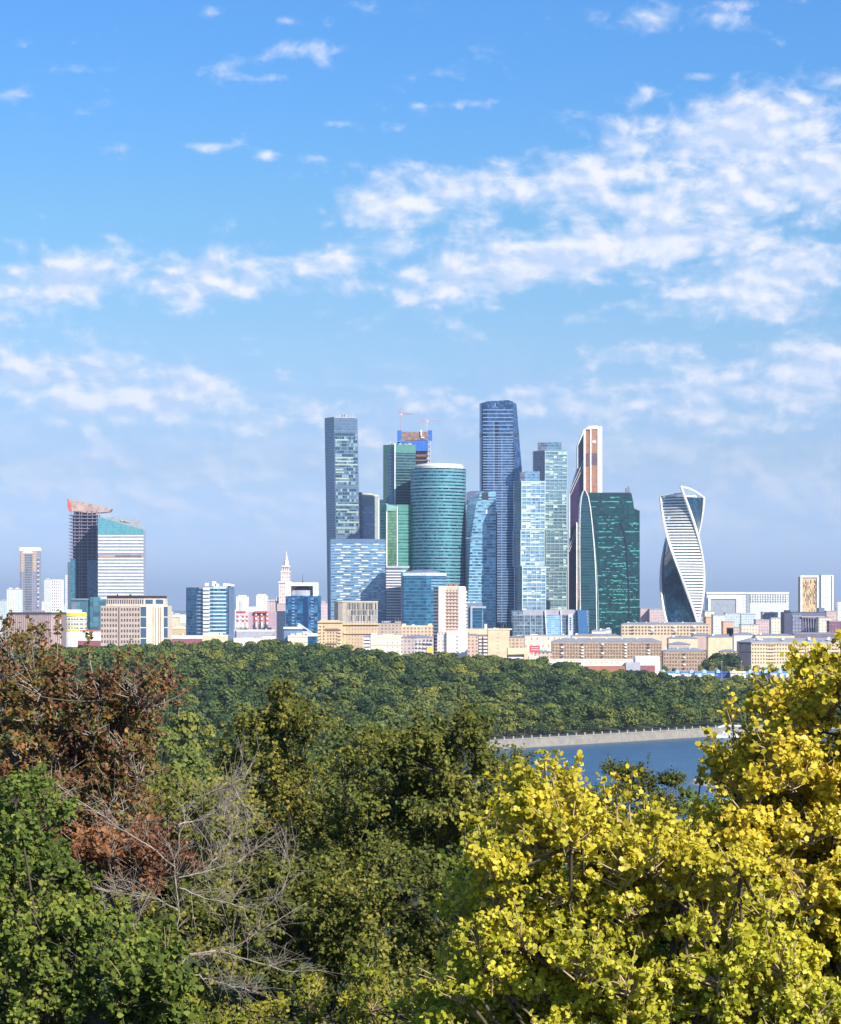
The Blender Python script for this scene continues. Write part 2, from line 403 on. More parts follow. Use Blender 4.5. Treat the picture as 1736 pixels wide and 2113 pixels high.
# ============================================================ THE TALL GLASS CLUSTER
def dark_flared_tower():
    D = 3800; b = Bd('glass_skyscraper', 'slate blue tower with chequered dark and pale windows, leftmost of the tall cluster', 706, D, 'skyscraper')
    ga = glass('slate_glass', [(.10, .17, .27), (.13, .21, .32), (.11, .18, .29)], 4, 2.6, .22, (.14, .20, .28), rough=.18, metal=.35)
    gb = glass('chequer_glass', [(.02, .04, .07), (.06, .12, .19), (.03, .055, .09), (.11, .19, .27), (.30, .41, .46), (.025, .045, .07)], 5.2, 3.4, .25, (.13, .20, .28), mull=.2, mullcol=(.12, .19, .26), rough=.2, metal=.3)
    def ring(xl, xr, xc, y): z = Z(y, D); return [(X(xl, D), D+26, z), (X(xc, D), D, z), (X(xr, D), D+6, z), (X(xr, D), D+50, z), (X(xl, D), D+50, z)]
    lv = [ring(676, 744, 697, 1362), ring(673, 742, 693, 1112), ring(671, 739.5, 691, 1000), ring(668.6, 736.7, 689.5, 862)]
    b.part('glass_facade', MB().loft(lv), ga)
    m = MB()                                                       # chequered window screen on the sunny face
    def pt(y, t, o=.35):
        f = (y-862)/(1112-862); xl = 689.5+3.5*f+1.5; xr = 736.7+5.3*f-.6
        return (X(xl+(xr-xl)*t, D), D+6*t-o, Z(y, D))
    for (ya, yb) in ((893, 1000), (1008, 1103)):
        m.face([pt(yb, 0), pt(yb, 1), pt(ya, 1), pt(ya, 0)])
    b.part('window_screen', m, gb)
    m = MB()
    for y, t0, t1 in ((944, 0, .8), (951, 0, .83), (958, -.02, 1), (907, 0, .6), (968, 0, .35), (974, 0, .38), (987, 0, .6), (993, 0, .6), (1041, 0, 1), (1051, 0, .5), (1056, .5, 1), (1077, .1, 1), (1089, 0, .9)):
        m.face([pt(y+2, t0, .6), pt(y+2, t1, .6), pt(y-1, t1, .6), pt(y-1, t0, .6)])
    b.part('pale_band', m, wall('pale_green_band', (.34, .44, .40), .4))
    m = MB()
    for y in (1008, 1004): pass
    for y in np.arange(866, 1110, 8.0):
        m.face([pt(y+1, -.02, .25), pt(y+1, 1, .25), pt(y, 1, .25), pt(y, -.02, .25)])
    b.part('floor_line', m, wall('grey_floor_line', (.14, .19, .25), .5))
    z = Z(862, D); m = MB()
    m.prism([(X(668.9, D), D+26), (X(689.5, D), D+.3), (X(736.4, D), D+6.3), (X(736.4, D), D+49), (X(669, D), D+49)], z, z+1.5)
    r = b.part('parapet', m, GREY)
    m = MB()
    for px, w, h in ((695, 5, 3), (702, 8, 5), (708, 6, 6.5), (714, 8, 5), (719, 4, 3), (685, 3, 3), (728, 3, 4)):
        m.box((X(px, D), D+24, z+1.5+h/2), (w*.75, 8, h))
    b.part('rooftop_plant', m, wall('plant_room_white', (.36, .37, .40), .6))
dark_flared_tower()

def side_block():
    D = 3840; b = Bd('office_block', 'narrow dark blue block against the right flank of the chequered tower', 742, D)
    q = foot([(730, D), (747, D)], 35)
    b.part('glass_facade', MB().prism(q, GZ, Z(1017, D)), glass('navy_glass', [(.02, .04, .09), (.04, .07, .13), (.015, .03, .07)], 4, 3, .3, (.07, .11, .17)))
    b.part('roof', MB().prism(scaled(q, .3), Z(1017, D), Z(1017, D)+1), GREY)
side_block()
def grey_framed():
    D = 3900; b = Bd('office_tower', 'mid-height grey tower with cream top between chequered tower and green towers', 764, D)
    q = foot([(744, D), (783, D)], 40); zt = Z(1024, D)
    b.part('frame_wall', MB().prism(q, GZ, zt), wall('grey_green_panel', (.38, .46, .50), .5))
    m = MB(); edge_box(m, q[0], q[1], 0, .72, GZ+20, Z(1044, D), .5)
    b.part('glass_facade', m, glass('blue_band_glass', [(.09, .17, .31), (.12, .22, .38), (.07, .14, .27)], 6.2, 4, .3, (.28, .38, .52)))
    m = MB(); m.slab([(747, 1024), (783, 1024), (783, 1022), (765, 1018), (747, 1018)], D+2, 25)
    b.part('roof', m, wall('cream_crown', (.62, .60, .50)))
grey_framed()

def green_pair(name, label, D, pts, split, ytops, whites, gl, gm, gr, capcol):
    """pts: picture x of left edge, corner, (second corner), right edge"""
    pass
EMER = glass('teal_dark_glass', [(.015, .07, .09), (.03, .10, .12), (.02, .06, .09), (.05, .13, .14)], 4.2, 3, .34, (.07, .15, .16), metal=.5)
GREENL = glass('green_light_glass', [(.20, .36, .20), (.26, .44, .26), (.16, .30, .20)], 4.2, 3, .4, (.07, .18, .12), metal=.4)
GREENM = glass('green_mid_glass', [(.03, .17, .14), (.05, .22, .18), (.03, .13, .12)], 4.6, 3, .4, (.10, .28, .24), metal=.45)
JADE = wall('jade_crown', (.10, .27, .22), .25, metallic=.3)
def tall_green():
    D = 3780; b = Bd('glass_skyscraper', 'taller dark green tower with one white corner line, left of the round tower', 824, D, 'skyscraper')
    q = foot([(791, D+14), (816, D), (858, D+10)], 40)
    b.part('glass_facade', MB().prism(q, GZ, Z(934, D)), EMER)
    b.part('glass_crown', MB().prism(scaled(q, .05), Z(934, D), Z(917, D)), JADE)
    m = MB(); edge_box(m, q[0], q[1], .02, .40, GZ, Z(932, D), .3); edge_box(m, q[0], q[1], .86, .97, GZ, Z(932, D), .3)
    b.part('side_panel', m, wall('grey_green_side', (.11, .22, .19), .4))
    m = MB(); edge_box(m, q[0], q[1], .44, .83, GZ, Z(932, D), .25)
    b.part('window_strip', m, glass('steel_blue_strip', [(.07, .15, .27), (.09, .18, .32)], 5, 4, .3, (.13, .22, .30), metal=.4))
    m = MB(); m.box((X(815.3, D), D-.4, (GZ+Z(915, D))/2), (1.6, 1.6, Z(915, D)-GZ))
    b.part('corner_fin', m, WHITE)
    m = MB(); slabs(m, q, Z(1048, D), Z(936, D), 8.4, 1.1, .25); b.part('floor_line', m, wall('teal_floor_line', (.09, .18, .19), .5))
    m = MB()
    for px, h in ((800, 3), (806, 5), (811, 2.5), (826, 3), (838, 2), (846, 3)): m.box((X(px, D), D+20, Z(917, D)+h/2), (5, 6, h))
    b.part('rooftop_plant', m, GREY)
tall_green()
def short_green():
    D = 3720; b = Bd('glass_tower', 'shorter green tower with lime panel between white fins in front of its taller twin', 812, D, 'skyscraper')
    q = foot([(781.5, D+12), (798, D+2), (820, D), (852, D+10)], 40)
    b.part('glass_facade', MB().prism(q, GZ, Z(1055, D)), GREENM)
    b.part('glass_crown', MB().prism(scaled(q, .05), Z(1055, D), Z(1041, D)), JADE)
    m = MB(); edge_box(m, q[1], q[2], 0, 1, GZ, Z(1053, D), .4)
    b.part('lime_panel', m, GREENL)
    m = MB(); m.slab([(798, 1054), (820, 1054), (820, 1045), (798, 1040)], D-.3, 1.0); b.part('panel_crown', m, wall('pale_jade', (.25, .48, .38), .3))
    for px, yt, dd in ((781.8, 1028, 11.5), (798.3, 1039, 1.2), (820, 1044, -.5)):
        m = MB(); m.box((X(px, D), D+dd, (GZ+Z(yt, D))/2), (1.5, 1.6, Z(yt, D)-GZ)); b.part('corner_fin', m, WHITE)
    m = MB(); slabs(m, q, Z(1165, D), Z(1057, D), 6.9, 1.0, .2); b.part('floor_line', m, wall('jade_floor_line', (.10, .27, .23), .5))
    m = MB(); m.prism(foot([(783, D+16), (797, D+12)], 20), Z(1041, D), Z(1030, D)); b.part('roof_cabin', m, EMER)
short_green()

def construction_tower():
    D = 3950; b = Bd('unfinished_skyscraper', 'concrete tower under construction wrapped in blue safety screens behind the round tower', 858, D, 'skyscraper')
    q = foot([(827, D), (887, D)], 40)
    b.part('concrete_core', MB().prism(foot([(836, D+8), (881, D+8)], 28), GZ, Z(893, D)), CONC)
    m = MB(); slabs(m, q, Z(1000, D), Z(893, D), 7.5, 1.2, .2); b.part('floor_slab', m, CONC)
    b.part('glass_facade', MB().prism(foot([(828, D+3), (880, D+3)], 34), GZ, Z(985, D)), glass('pale_blue_glass', [(.2, .32, .42), (.28, .42, .52), (.12, .22, .32)], 4, 4, .3, (.35, .45, .52)))
    blue = wall('blue_safety_net', (.03, .15, .55), .7, .25, .3)
    for (x0, x1, y0, y1, o) in ((820, 829, 888, 910, 0), (883, 892, 888, 910, 0), (858, 884, 909, 931, -3), (828, 858, 911, 919, -3), (820, 826, 911, 930, 5)):
        b.part('safety_screen', MB().prism(foot([(x0, D+o), (x1, D+o)], 2.0), Z(y1, D), Z(y0, D)), blue)
    m = MB(); m.prism(foot([(830, D-1), (882, D-1)], 1.5), Z(908, D), Z(891, D)); b.part('formwork_wall', m, wall('brown_formwork', (.30, .19, .16), .9, .35, .2))
    m = MB(); m.box((X(869.5, D), D-2.5, Z(894, D)), (2.2, 1.2, 9)); m.box((X(872, D), D-2.5, Z(903, D)), (5, 1, 2), 0); b.part('rubbish_chute', m, WHITE)
    m = MB()
    for px in (884, 888): m.box((X(px, D), D-2, (Z(957, D)+Z(910, D))/2), (1.2, 1.2, Z(910, D)-Z(957, D)))
    for y in np.arange(912, 956, 4.5): m.box((X(886, D), D-2, Z(y, D)), (4, 1, .7))
    b.part('hoist_mast', m, wall('grey_mast', (.5, .5, .52)))
    m = MB(); slabs(m, foot([(860, D-.5), (884, D-.5)], 10), Z(943, D), Z(932, D), 3.2, 1, 0); b.part('open_deck', m, BROWNP)
construction_tower()
def crane(px, ybase, ymast, yapex, jl, jr, tilt, col, label, D=3955):
    b = Bd('tower_crane', label, px, D, 'crane', z=Z(ybase, D))
    m = MB(); x = X(px, D); s = 1.0; z0, z1 = Z(ybase, D), Z(ymast, D)
    for a in (-s, s):
        for c in (-s, s): m.box((x+a, D+c, (z0+z1)/2), (.45, .45, z1-z0))
    z = z0; k = 1
    while z < z1-2: m.tube([(x-k*s, D-s, z), (x+k*s, D-s, z+2.4)], .2, 4); z += 2.4; k = -k
    b.part('mast', m, col)
    m = MB(); xl, xr = X(jl, D), X(jr, D); zl = z1+(xl-x)*tilt; zr = z1+(xr-x)*tilt
    for o in (-.5, .5): m.tube([(xl, D+o, zl), (x, D+o, z1), (xr, D+o, zr)], .3, 4)
    m.tube([(xl+3, D, zl+1.6), (x, D, z1+1.8), (xr-2, D, zr+1.0)], .25, 4)
    n = 14
    for i in range(n):
        f = i/n; xx = xl+(xr-xl)*f; zz = z1+(xx-x)*tilt; xn = xl+(xr-xl)*(f+1/n); zn = z1+(xn-x)*tilt
        m.tube([(xx, D, zz), ((xx+xn)/2, D, (zz+zn)/2+1.4), (xn, D, zn)], .12, 4)
    b.part('jib', m, col)
    m = MB(); m.tube([(x, D, z1), (x, D, Z(yapex, D))], [.6, .25], 5)
    m.tube([(x, D, Z(yapex, D)), ((x+xr)/2+3, D, (z1+zr)/2+1.4)], .12, 4); m.tube([(x, D, Z(yapex, D)), (xl+2, D, zl+1)], .12, 4); b.part('tower_head', m, col)
    m = MB(); m.box((xl+1.5, D, zl-1.2), (3.4, 1.8, 3)); b.part('counterweight', m, GREY)
    m = MB(); m.box((x+1.4, D-1, z1-1), (1.8, 1.6, 2)); b.part('cab', m, WHITE)
CR = wall('crane_red', (.55, .25, .22), .6)
crane(827, 888, 854, 843, 819, 852, -.03, CR, 'taller red tower crane on the left corner of the unfinished tower')
crane(881, 888, 868, 864, 862, 911, .02, wall('crane_pale', (.60, .42, .42), .6), 'shorter pale tower crane on the right corner of the unfinished tower')

def round_tower():
    D = 3740; b = Bd('round_glass_tower', 'big cylindrical teal glass tower with bright horizontal rings and pale dished crown', 904.5, D, 'skyscraper')
    q = circle(904.5, D, 57.0, 72)
    g = glass('teal_round_glass', [(.01, .07, .11), (.03, .16, .21), (.006, .03, .06), (.07, .26, .31), (.004, .02, .045)], 4.85, 4.2, .3, (.12, .36, .42), metal=.75, rough=.28)
    b.part('glass_facade', MB().prism(q, GZ, Z(968.6, D)), g, smooth=False)
    m = MB(); slabs(m, q, GZ+30, Z(969, D), 4.85, 1.45, .55)
    b.part('ring_band', m, wall('teal_ring', (.26, .52, .58), .3, metallic=.5), smooth=False)
    q2 = circle(906, D, 51, 64); z0 = Z(968.6, D)
    m = MB(); m.loft([[(x, y, z0) for x, y in q2], [(x, y, Z(963, D)) for x, y in q2], [(x, y, Z(959.5, D)) for x, y in circle(906, D, 48, 64)], [(x, y, Z(957.5, D)) for x, y in circle(906, D, 34, 64)]])
    b.part('crown', m, wall('pale_crown', (.62, .60, .56), .5))
    m = MB(); slabs(m, q, Z(1006, D)-2, Z(969, D), 100, 2.5, .9); b.part('cornice', m, wall('teal_ring', (.25, .42, .46)))
round_tower()

def hotel_slab():
    D = 3600; b = Bd('office_slab', 'wide steel blue slab dotted with short white dashes below the chequered tower', 738, D)
    q = foot([(680.5, D+5), (683, D), (795.5, D)], 30); zt = Z(1113, D)
    b.part('glass_facade', MB().prism(q, GZ, zt), glass('dash_glass', [(.13, .25, .40), (.17, .32, .48), (.10, .20, .34), (.22, .38, .54)], 4.0, 3.5, .4, (.20, .34, .48), metal=.4))
    b.part('plant_screen', MB().prism(scaled(foot([(683, D+.2), (795, D+.2)], 28), -.1), zt, Z(1112.4, D)), GREY)
    b.part('top_band', MB().prism(foot([(682.8, D-.25), (795.6, D-.25)], 1), Z(1121, D), zt+.3), wall('steel_band', (.16, .27, .40), .35, metallic=.3))
    m = MB(); cols = [(698, 13), (736, 12), (772, 10)]; alt = [(711, 15), (752, 15)]
    y = 1122.0; k = 0
    offs = [0, 14, -3, 7, 8]
    while y < 1290:
        o = offs[k % 5]; ln = (12, 14, 13, 20, 10)[k % 5]
        for cx in (695, 733, 770):
            x0 = cx+o+random.uniform(-1.5, 1.5)
            if x0 > 682 and x0+ln < 796: m.prism(foot([(x0, D-.45), (x0+ln*(.9+.25*random.random()), D-.45)], .6), Z(y+2, D), Z(y, D))
        y += 5.7; k += 1
    b.part('white_dash', m, WHITE)
    m = MB(); y = 1120
    while y < 1285: m.prism(foot([(681.3, D+2), (683.2, D+1.2)], .8), Z(y+3, D), Z(y, D)); y += 5.7
    b.part('end_balcony', m, WHITE)
    m = MB(); y = 1124.7
    while y < 1300: m.prism(foot([(683, D-.2), (795.5, D-.2)], .4), Z(y+1.2, D), Z(y, D)); y += 5.7
    b.part('floor_band', m, wall('pale_steel_band', (.30, .46, .58), .4, metallic=.3))
hotel_slab()
def striped_block():
    D = 3560; b = Bd('office_block', 'white striped block in front of the green towers with wider top floor', 814, D)
    q = foot([(797, D), (829, D)], 30)
    b.part('glass_facade', MB().prism(q, GZ, Z(1170, D)), wall('shaded_glazing', (.16, .17, .24), .3))
    m = MB(); y = 1177.0
    while y < 1300: m.prism(foot([(797, D-.8), (828.5 if y > 1186 else 838, D-.8)], 10), Z(y+2.3, D), Z(y, D)); y += 5.7
    b.part('floor_band', m, WHITE)
    b.part('roof', MB().prism(foot([(797, D-1), (845, D-1)], 32), Z(1172, D), Z(1168, D)), wall('pale_grey_roof', (.45, .47, .52)))
    b.part('end_wall', MB().prism(foot([(795.6, D-.5), (797.6, D-.5)], 30), GZ, Z(1167, D)), DARK)
striped_block()
def drum():
    D = 3480; b = Bd('round_glass_block', 'low rounded blue glass block with white rim in front of the round tower', 875, D)
    pts = [(828, D+18), (833, D), (880, D), (900, D+4), (913, D+12), (921, D+26)]
    q = foot(pts, 40)
    b.part('glass_facade', MB().prism(q, GZ, Z(1184, D)), glass('azure_glass', [(.03, .13, .24), (.04, .17, .30), (.03, .10, .20), (.05, .20, .33)], 4.6, 4, .18, (.05, .20, .30), metal=.5))
    b.part('rim', MB().prism(scaled(q, .6), Z(1188, D), Z(1182, D)), wall('pale_rim', (.52, .58, .66), .4))
    m = MB(); c = circle(872, D+30, 39, 40, .5); m.loft([[(x, y, Z(1182, D)) for x, y in c], [(x, y, Z(1179, D)) for x, y in scaled(c, -3)], [(x, y, Z(1176, D)) for x, y in scaled(c, -14)]])
    b.part('roof', m, wall('purple_grey_roof', (.16, .17, .26), .5))
    m = MB(); m.box((X(830, D), D+8, (GZ+Z(1188, D))/2), (3, 2, Z(1188, D)-GZ)); b.part('edge_frame', m, wall('pale_rim', (.5, .5, .5)))
    m = MB()
    for y in np.arange(1196, 1215, 6.0): m.prism(scaled(foot([(890, D+1.5), (900, D+4), (913, D+12), (921, D+26)], 20), .3), Z(y+2, D), Z(y, D))
    b.part('floor_band', m, wall('pale_steel_band', (.3, .4, .5)))
drum()

def east_tower():
    D = 3860; b = Bd('glass_skyscraper', 'tallest blue glass skyscraper with rounded top corner and thin pale floor bands', 1030, D, 'skyscraper')
    g = glass('cobalt_glass', [(.035, .10, .24), (.06, .14, .31), (.03, .07, .17), (.09, .19, .38)], 4.0, 3, .0, metal=.5)
    def ring(y, ytl=None):
        if y < 826: xr = 1052
        elif y < 829: xr = 1062
        elif y < 834: xr = 1066
        else: xr = 1067+(y-834)*(11.0/131) if y < 965 else 1078+(y-965)*.01
        s = 1059+(y-826)*.02
        z = Z(y, D); zl = Z(max(y, 831), D); zm = Z(max(y, 828), D)
        return [(X(990.4, D), D+16, zl), (X(994, D), D+5, zl), (X(1006, D), D, zm), (X(min(s, xr-3), D), D, z), (X(xr, D), D+16, z), (X(xr, D), D+46, z), (X(992, D), D+46, zl)]
    ys = [1365, 1200, 1060, 965, 915, 875, 850, 834, 831, 828.5, 825.5]
    b.part('glass_facade', MB().loft([ring(y) for y in ys]), g)
    m = MB(); y = 845.0; n = 0
    def band(y, h, x0, x1, o):
        m.prism([(X(x0, D), D-o), (X(x1, D), D-o), (X(x1, D), D+1), (X(x0, D), D+1)], Z(y+h, D), Z(y, D))
    while y < 1300:
        big = y < 893
        band(y, 1.5 if not big else 1.5, 997, 1058+(y-826)*.02, .45)
        y += 7.9 if big else 5.45
    b.part('floor_band', m, wall('ice_band', (.33, .45, .62), .35, metallic=.3))
    m = MB()
    for y in (894, 899): m.prism(scaled([(p[0], p[1]) for p in ring(y)], .35), Z(y+1.8, D), Z(y, D))
    b.part('technical_floor', m, DARK)
    for (x, y0, y1, w) in ((1019, 870, 1300, 1.0), (1035.5, 905, 1300, .9)):
        m = MB(); m.prism(foot([(x, D-.35), (x+w, D-.35)], 1), Z(y1, D), Z(y0, D)); b.part('vertical_line', m, wall('ice_band', (.3, .4, .6)))
    m = MB(); m.prism(foot([(1021, D-.3), (1028, D-.3)], 1), Z(1000, D), Z(870, D)); b.part('dark_strip', m, wall('midnight_strip', (.015, .02, .07), .2, metallic=.3))
    m = MB(); m.prism(foot([(1057.5, D-.25), (1061, D-.1)], 1), Z(1060, D), Z(912, D)); b.part('dark_strip', m, wall('midnight_strip', (.015, .02, .07)))
    m = MB(); m.box((X(1022, D), D-.5, Z(836, D)), (1.2, .6, 7)); m.box((X(1022, D), D-.5, Z(840, D)), (8, .6, .9)); b.part('facade_mast', m, wall('ice_band', (.3, .4, .6)))
east_tower()
def sail_tower():
    D = 3700; b = Bd('glass_tower', 'blue sail-shaped tower whose pale left edge curves inward towards its top', 993, D, 'skyscraper')
    g = glass('sky_window_glass', [(.12, .34, .50), (.03, .07, .13), (.20, .46, .60), (.08, .22, .36), (.26, .52, .66), (.03, .06, .11)], 4.3, 4.2, .38, (.26, .48, .62), metal=.35, rough=.2)
    pale = glass('pale_lilac_glass', [(.38, .44, .58), (.45, .50, .62), (.33, .40, .55)], 4.3, 3, .3, (.46, .52, .62), metal=.3, rough=.25)
    ys = [1362, 1240, 1120, 1060, 1040, 1028, 1020, 1014]
    xl = [961.5, 961.5, 961.8, 962.5, 965, 969, 975, 990]
    xs = [963, 966, 971, 979, 983, 988, 990, 996]
    lv = []
    for y, a, s in zip(ys, xl, xs):
        z = Z(y, D); lv.append([(X(a, D), D+20, z), (X(s, D), D, z), (X(1023.5, D), D, z), (X(1023.5, D), D+40, z), (X(a+2, D), D+40, z)])
    b.part('glass_facade', MB().loft(lv), g)
    m = MB()
    for i in range(len(lv)-1):
        o = Vector((-.25, -.35, 0)); a, c, e, f = [Vector(p)+o for p in (lv[i][0], lv[i][1], lv[i+1][1], lv[i+1][0])]
        m.face([a, c, e, f])
    b.part('curved_side', m, pale)
    m = MB(); m.slab([(963, 1042), (963, 1016), (972, 1013), (992, 1013), (992, 1017), (976, 1019)], D+45, 15); b.part('rear_wing', m, wall('violet_cladding', (.13, .14, .24), .4))
    m = MB(); y = 1033.0
    while y < 1300:
        s = float(np.interp(y, list(reversed(ys)), list(reversed(xs))))
        m.prism(foot([(s, D-.4), (1023.2, D-.4)], .8), Z(y+1.3, D), Z(y, D)); y += 6.2
    b.part('floor_band', m, wall('aqua_band', (.34, .56, .68), .35, metallic=.2))
    m = MB(); m.prism(foot([(995, D-.6), (1008, D-.6)], 1), Z(1031, D), Z(1016, D)); b.part('top_window', m, DARK)
    m = MB(); m.prism(foot([(962, D-.6), (1023.2, D-.6)], 1), Z(1112, D), Z(1109, D)); b.part('technical_floor', m, wall('steel_band', (.1, .2, .3)))
    m = MB(); m.slab([(1002, 1060), (1011, 1061), (1013, 1052), (1004, 1051)], D-.8, .5); b.part('painted_glare', m, WHITE)  # white plate painted as sun glare on the glass
    m = MB(); m.prism(foot([(1023.5, D+1), (1026, D+1)], 30), GZ, Z(1058, D)); b.part('service_core', m, DARK)
sail_tower()

def offset_stack(name, label, D, xs, cap, segs, yb, glassm, sidem, gridm, nv, stepy, cols):
    """a tower of stacked shifted boxes: segs = [(ytop, ybottom, shift)], xs = left, corner, right"""
    b = Bd(name, label, xs[1], D, 'skyscraper')
    for (yt, yb_, sh) in segs:
        q = foot([(xs[0]+sh, D+22), (xs[1]+sh, D), (xs[2]+sh, D+3)], 34); z0, z1 = Z(yb_, D), Z(yt, D)
        s = b.part('stacked_block', MB().prism(q, z0, z1), glassm)
        m = MB(); edge_box(m, q[0], q[1], .02, .98, z0+1, z1-1, .3); b.part('side_glazing', m, sidem, s)
        m = MB()
        for k in range(nv+1):
            f = k/nv*.97+.015; w = .006 if k not in (0, nv) else .012
            edge_box(m, q[1], q[2], f-w, f+w, z0, z1, .7)
        z = z1-1
        kk = 0
        while z > z0:
            edge_box(m, q[1], q[2], 0, 1, z-(1.4 if kk % 4 == 0 else .7), z, .65 if kk % 4 == 0 else .45); z -= stepy; kk += 1
        b.part('facade_grid', m, gridm, s)
        m = MB(); rr = random.Random(int(yt))
        n = int((z1-z0)/stepy*nv*.34)
        for _ in range(n):
            i = rr.randrange(nv); f0 = i/nv*.97+.015; zz = z0+rr.random()*(z1-z0-3)
            edge_box(m, q[1], q[2], f0, f0+.97/nv*rr.choice([1, 1, .6, 2 if i < nv-1 else 1]), zz, zz+rr.choice([1.2, 2, 3.5]), .2)
        b.part('pale_panel', m, cols, s)
        if yt != segs[0][0] or True:
            m = MB(); edge_box(m, q[1], q[2], 0, 1, z0-.6, z0+1.0, .4); b.part('recess_line', m, wall('slate_recess', (.10, .14, .20)), s)
    z1 = Z(segs[0][0], D)
    for (x0, x1, yt, mm) in cap:
        b.part('roof_cabin', MB().prism(foot([(x0, D+8), (x1, D+8)], 22), z1-.5, Z(yt, D)), mm)
    return b
GRID = wall('mint_grid', (.60, .74, .72), .4); GRID2 = wall('grey_mint_grid', (.36, .50, .52), .45)
CAPG = glass('sky_grey_glass', [(.15, .28, .44), (.20, .34, .49), (.26, .42, .56), (.11, .22, .36)], 4, 3.5, .1, (.35, .48, .55), metal=.5)
CAPG2 = glass('grey_green_glass', [(.14, .24, .33), (.17, .28, .38), (.22, .34, .40), (.11, .20, .30)], 4, 3.5, .1, (.26, .38, .42), metal=.5)
SIDEG = glass('shaded_side_glass', [(.09, .10, .16), (.16, .18, .24), (.12, .14, .2)], 4, 3, .1, (.2, .22, .28), .12, (.24, .28, .33), metal=.35)  # darker copy of the glass: shade of the left sides painted in
offset_stack('stacked_glass_tower', 'taller pair tower of shifted glass blocks with grey green grid, right of the tallest tower', 3800, (1100.5, 1124.5, 1171), [(1110.5, 1128, 912.5, SIDEG), (1128, 1159, 912, CAPG2)],
    [(929, 1010, 0), (1010, 1091, -1), (1091, 1178, 1.5), (1178, 1362, -1)], 0, CAPG2, SIDEG, GRID2, 5, 5.2, wall('pale_mint_panel', (.50, .62, .55), .4))
offset_stack('stacked_glass_tower', 'shorter pair tower of shifted glass blocks with bright mint grid, front one of the two', 3640, (1061.5, 1076, 1125.5), [(1074, 1083, 974, SIDEG), (1083, 1114, 972, CAPG)],
    [(992, 1093, 0), (1093, 1168, -1.5), (1168, 1362, 1.5)], 0, CAPG, SIDEG, GRID, 5, 5.6, wall('pale_ice_panel', (.60, .74, .76), .4))
def copper_tower():
    D = 3850; b = Bd('copper_glass_tower', 'copper tower with thick white edges and dark slanting side behind the green tower', 1215, D, 'skyscraper')
    dk = wall('shaded_plum_glass', (.055, .03, .085), .25, .3, .05, metallic=.3)  # shade on the left face, away from the sun, put into the colour
    b.part('left_face', MB().slab([(1173, 1366), (1173, 1134), (1176.5, 1128), (1176.5, 1017), (1192.5, 965), (1192.5, 918), (1205, 887), (1208, 887), (1208, 1366)], D+6, 34), dk)
    b.part('copper_face', MB().prism(foot([(1207, D+2), (1220, D), (1236, D), (1243, D+14)], 34), GZ, Z(884, D)), COPPER)
    m = MB(); m.prism(foot([(1207.5, D-.3), (1234, D-.3)], 1), Z(960, D), Z(935, D)); b.part('dark_band', m, wall('smoky_glass', (.20, .13, .15), .3, metallic=.3))
    def pier(x0, x1, y0, y1, o=-.8, dep=3):
        b.part('white_edge', MB().prism(foot([(x0, D+o), (x1, D+o)], dep), Z(y1, D), Z(y0, D)), WHITE)
    pier(1204.8, 1208.6, 886, 1366); pier(1218, 1220.8, 881, 1366); pier(1233.5, 1243, 880, 1366, -.8, 12); pier(1192, 1193.2, 917, 966, 5); pier(1175.2, 1176.8, 1017, 1110, 5); pier(1172.5, 1173.6, 1134, 1366, 5)
    m = MB(); m.slab([(1191.8, 919), (1204.5, 887), (1216, 879), (1231, 878), (1239, 880), (1239, 884.5), (1208.5, 886), (1193.3, 919)], D-1.2, 12); b.part('crown_edge', m, WHITE)
    for (a, c) in (((1176, 1016), (1206, 947)), ((1177.5, 1022), (1206, 958)), ((1173, 1134), (1194.5, 1078)), ((1174.5, 1139), (1194.5, 1088))):
        m = MB(); m.slab([(a[0], a[1]+1), (a[0], a[1]-1), (c[0], c[1]-1), (c[0], c[1]+1)], D+4, 3); b.part('slanted_edge', m, WHITE)
    m = MB(); m.prism(foot([(1190, D-3), (1200.5, D-3)], 8), GZ, Z(1080, D)); b.part('lower_copper_face', m, COPPER)
    pier(1189.6, 1191.6, 1078, 1366, -3.8, 3); pier(1198.4, 1200.6, 1078, 1366, -3.8, 3)
    m = MB(); m.prism(foot([(1223, D-.6), (1230, D-.6)], 1), Z(914, D), Z(909, D)); b.part('white_plate', m, WHITE)
copper_tower()

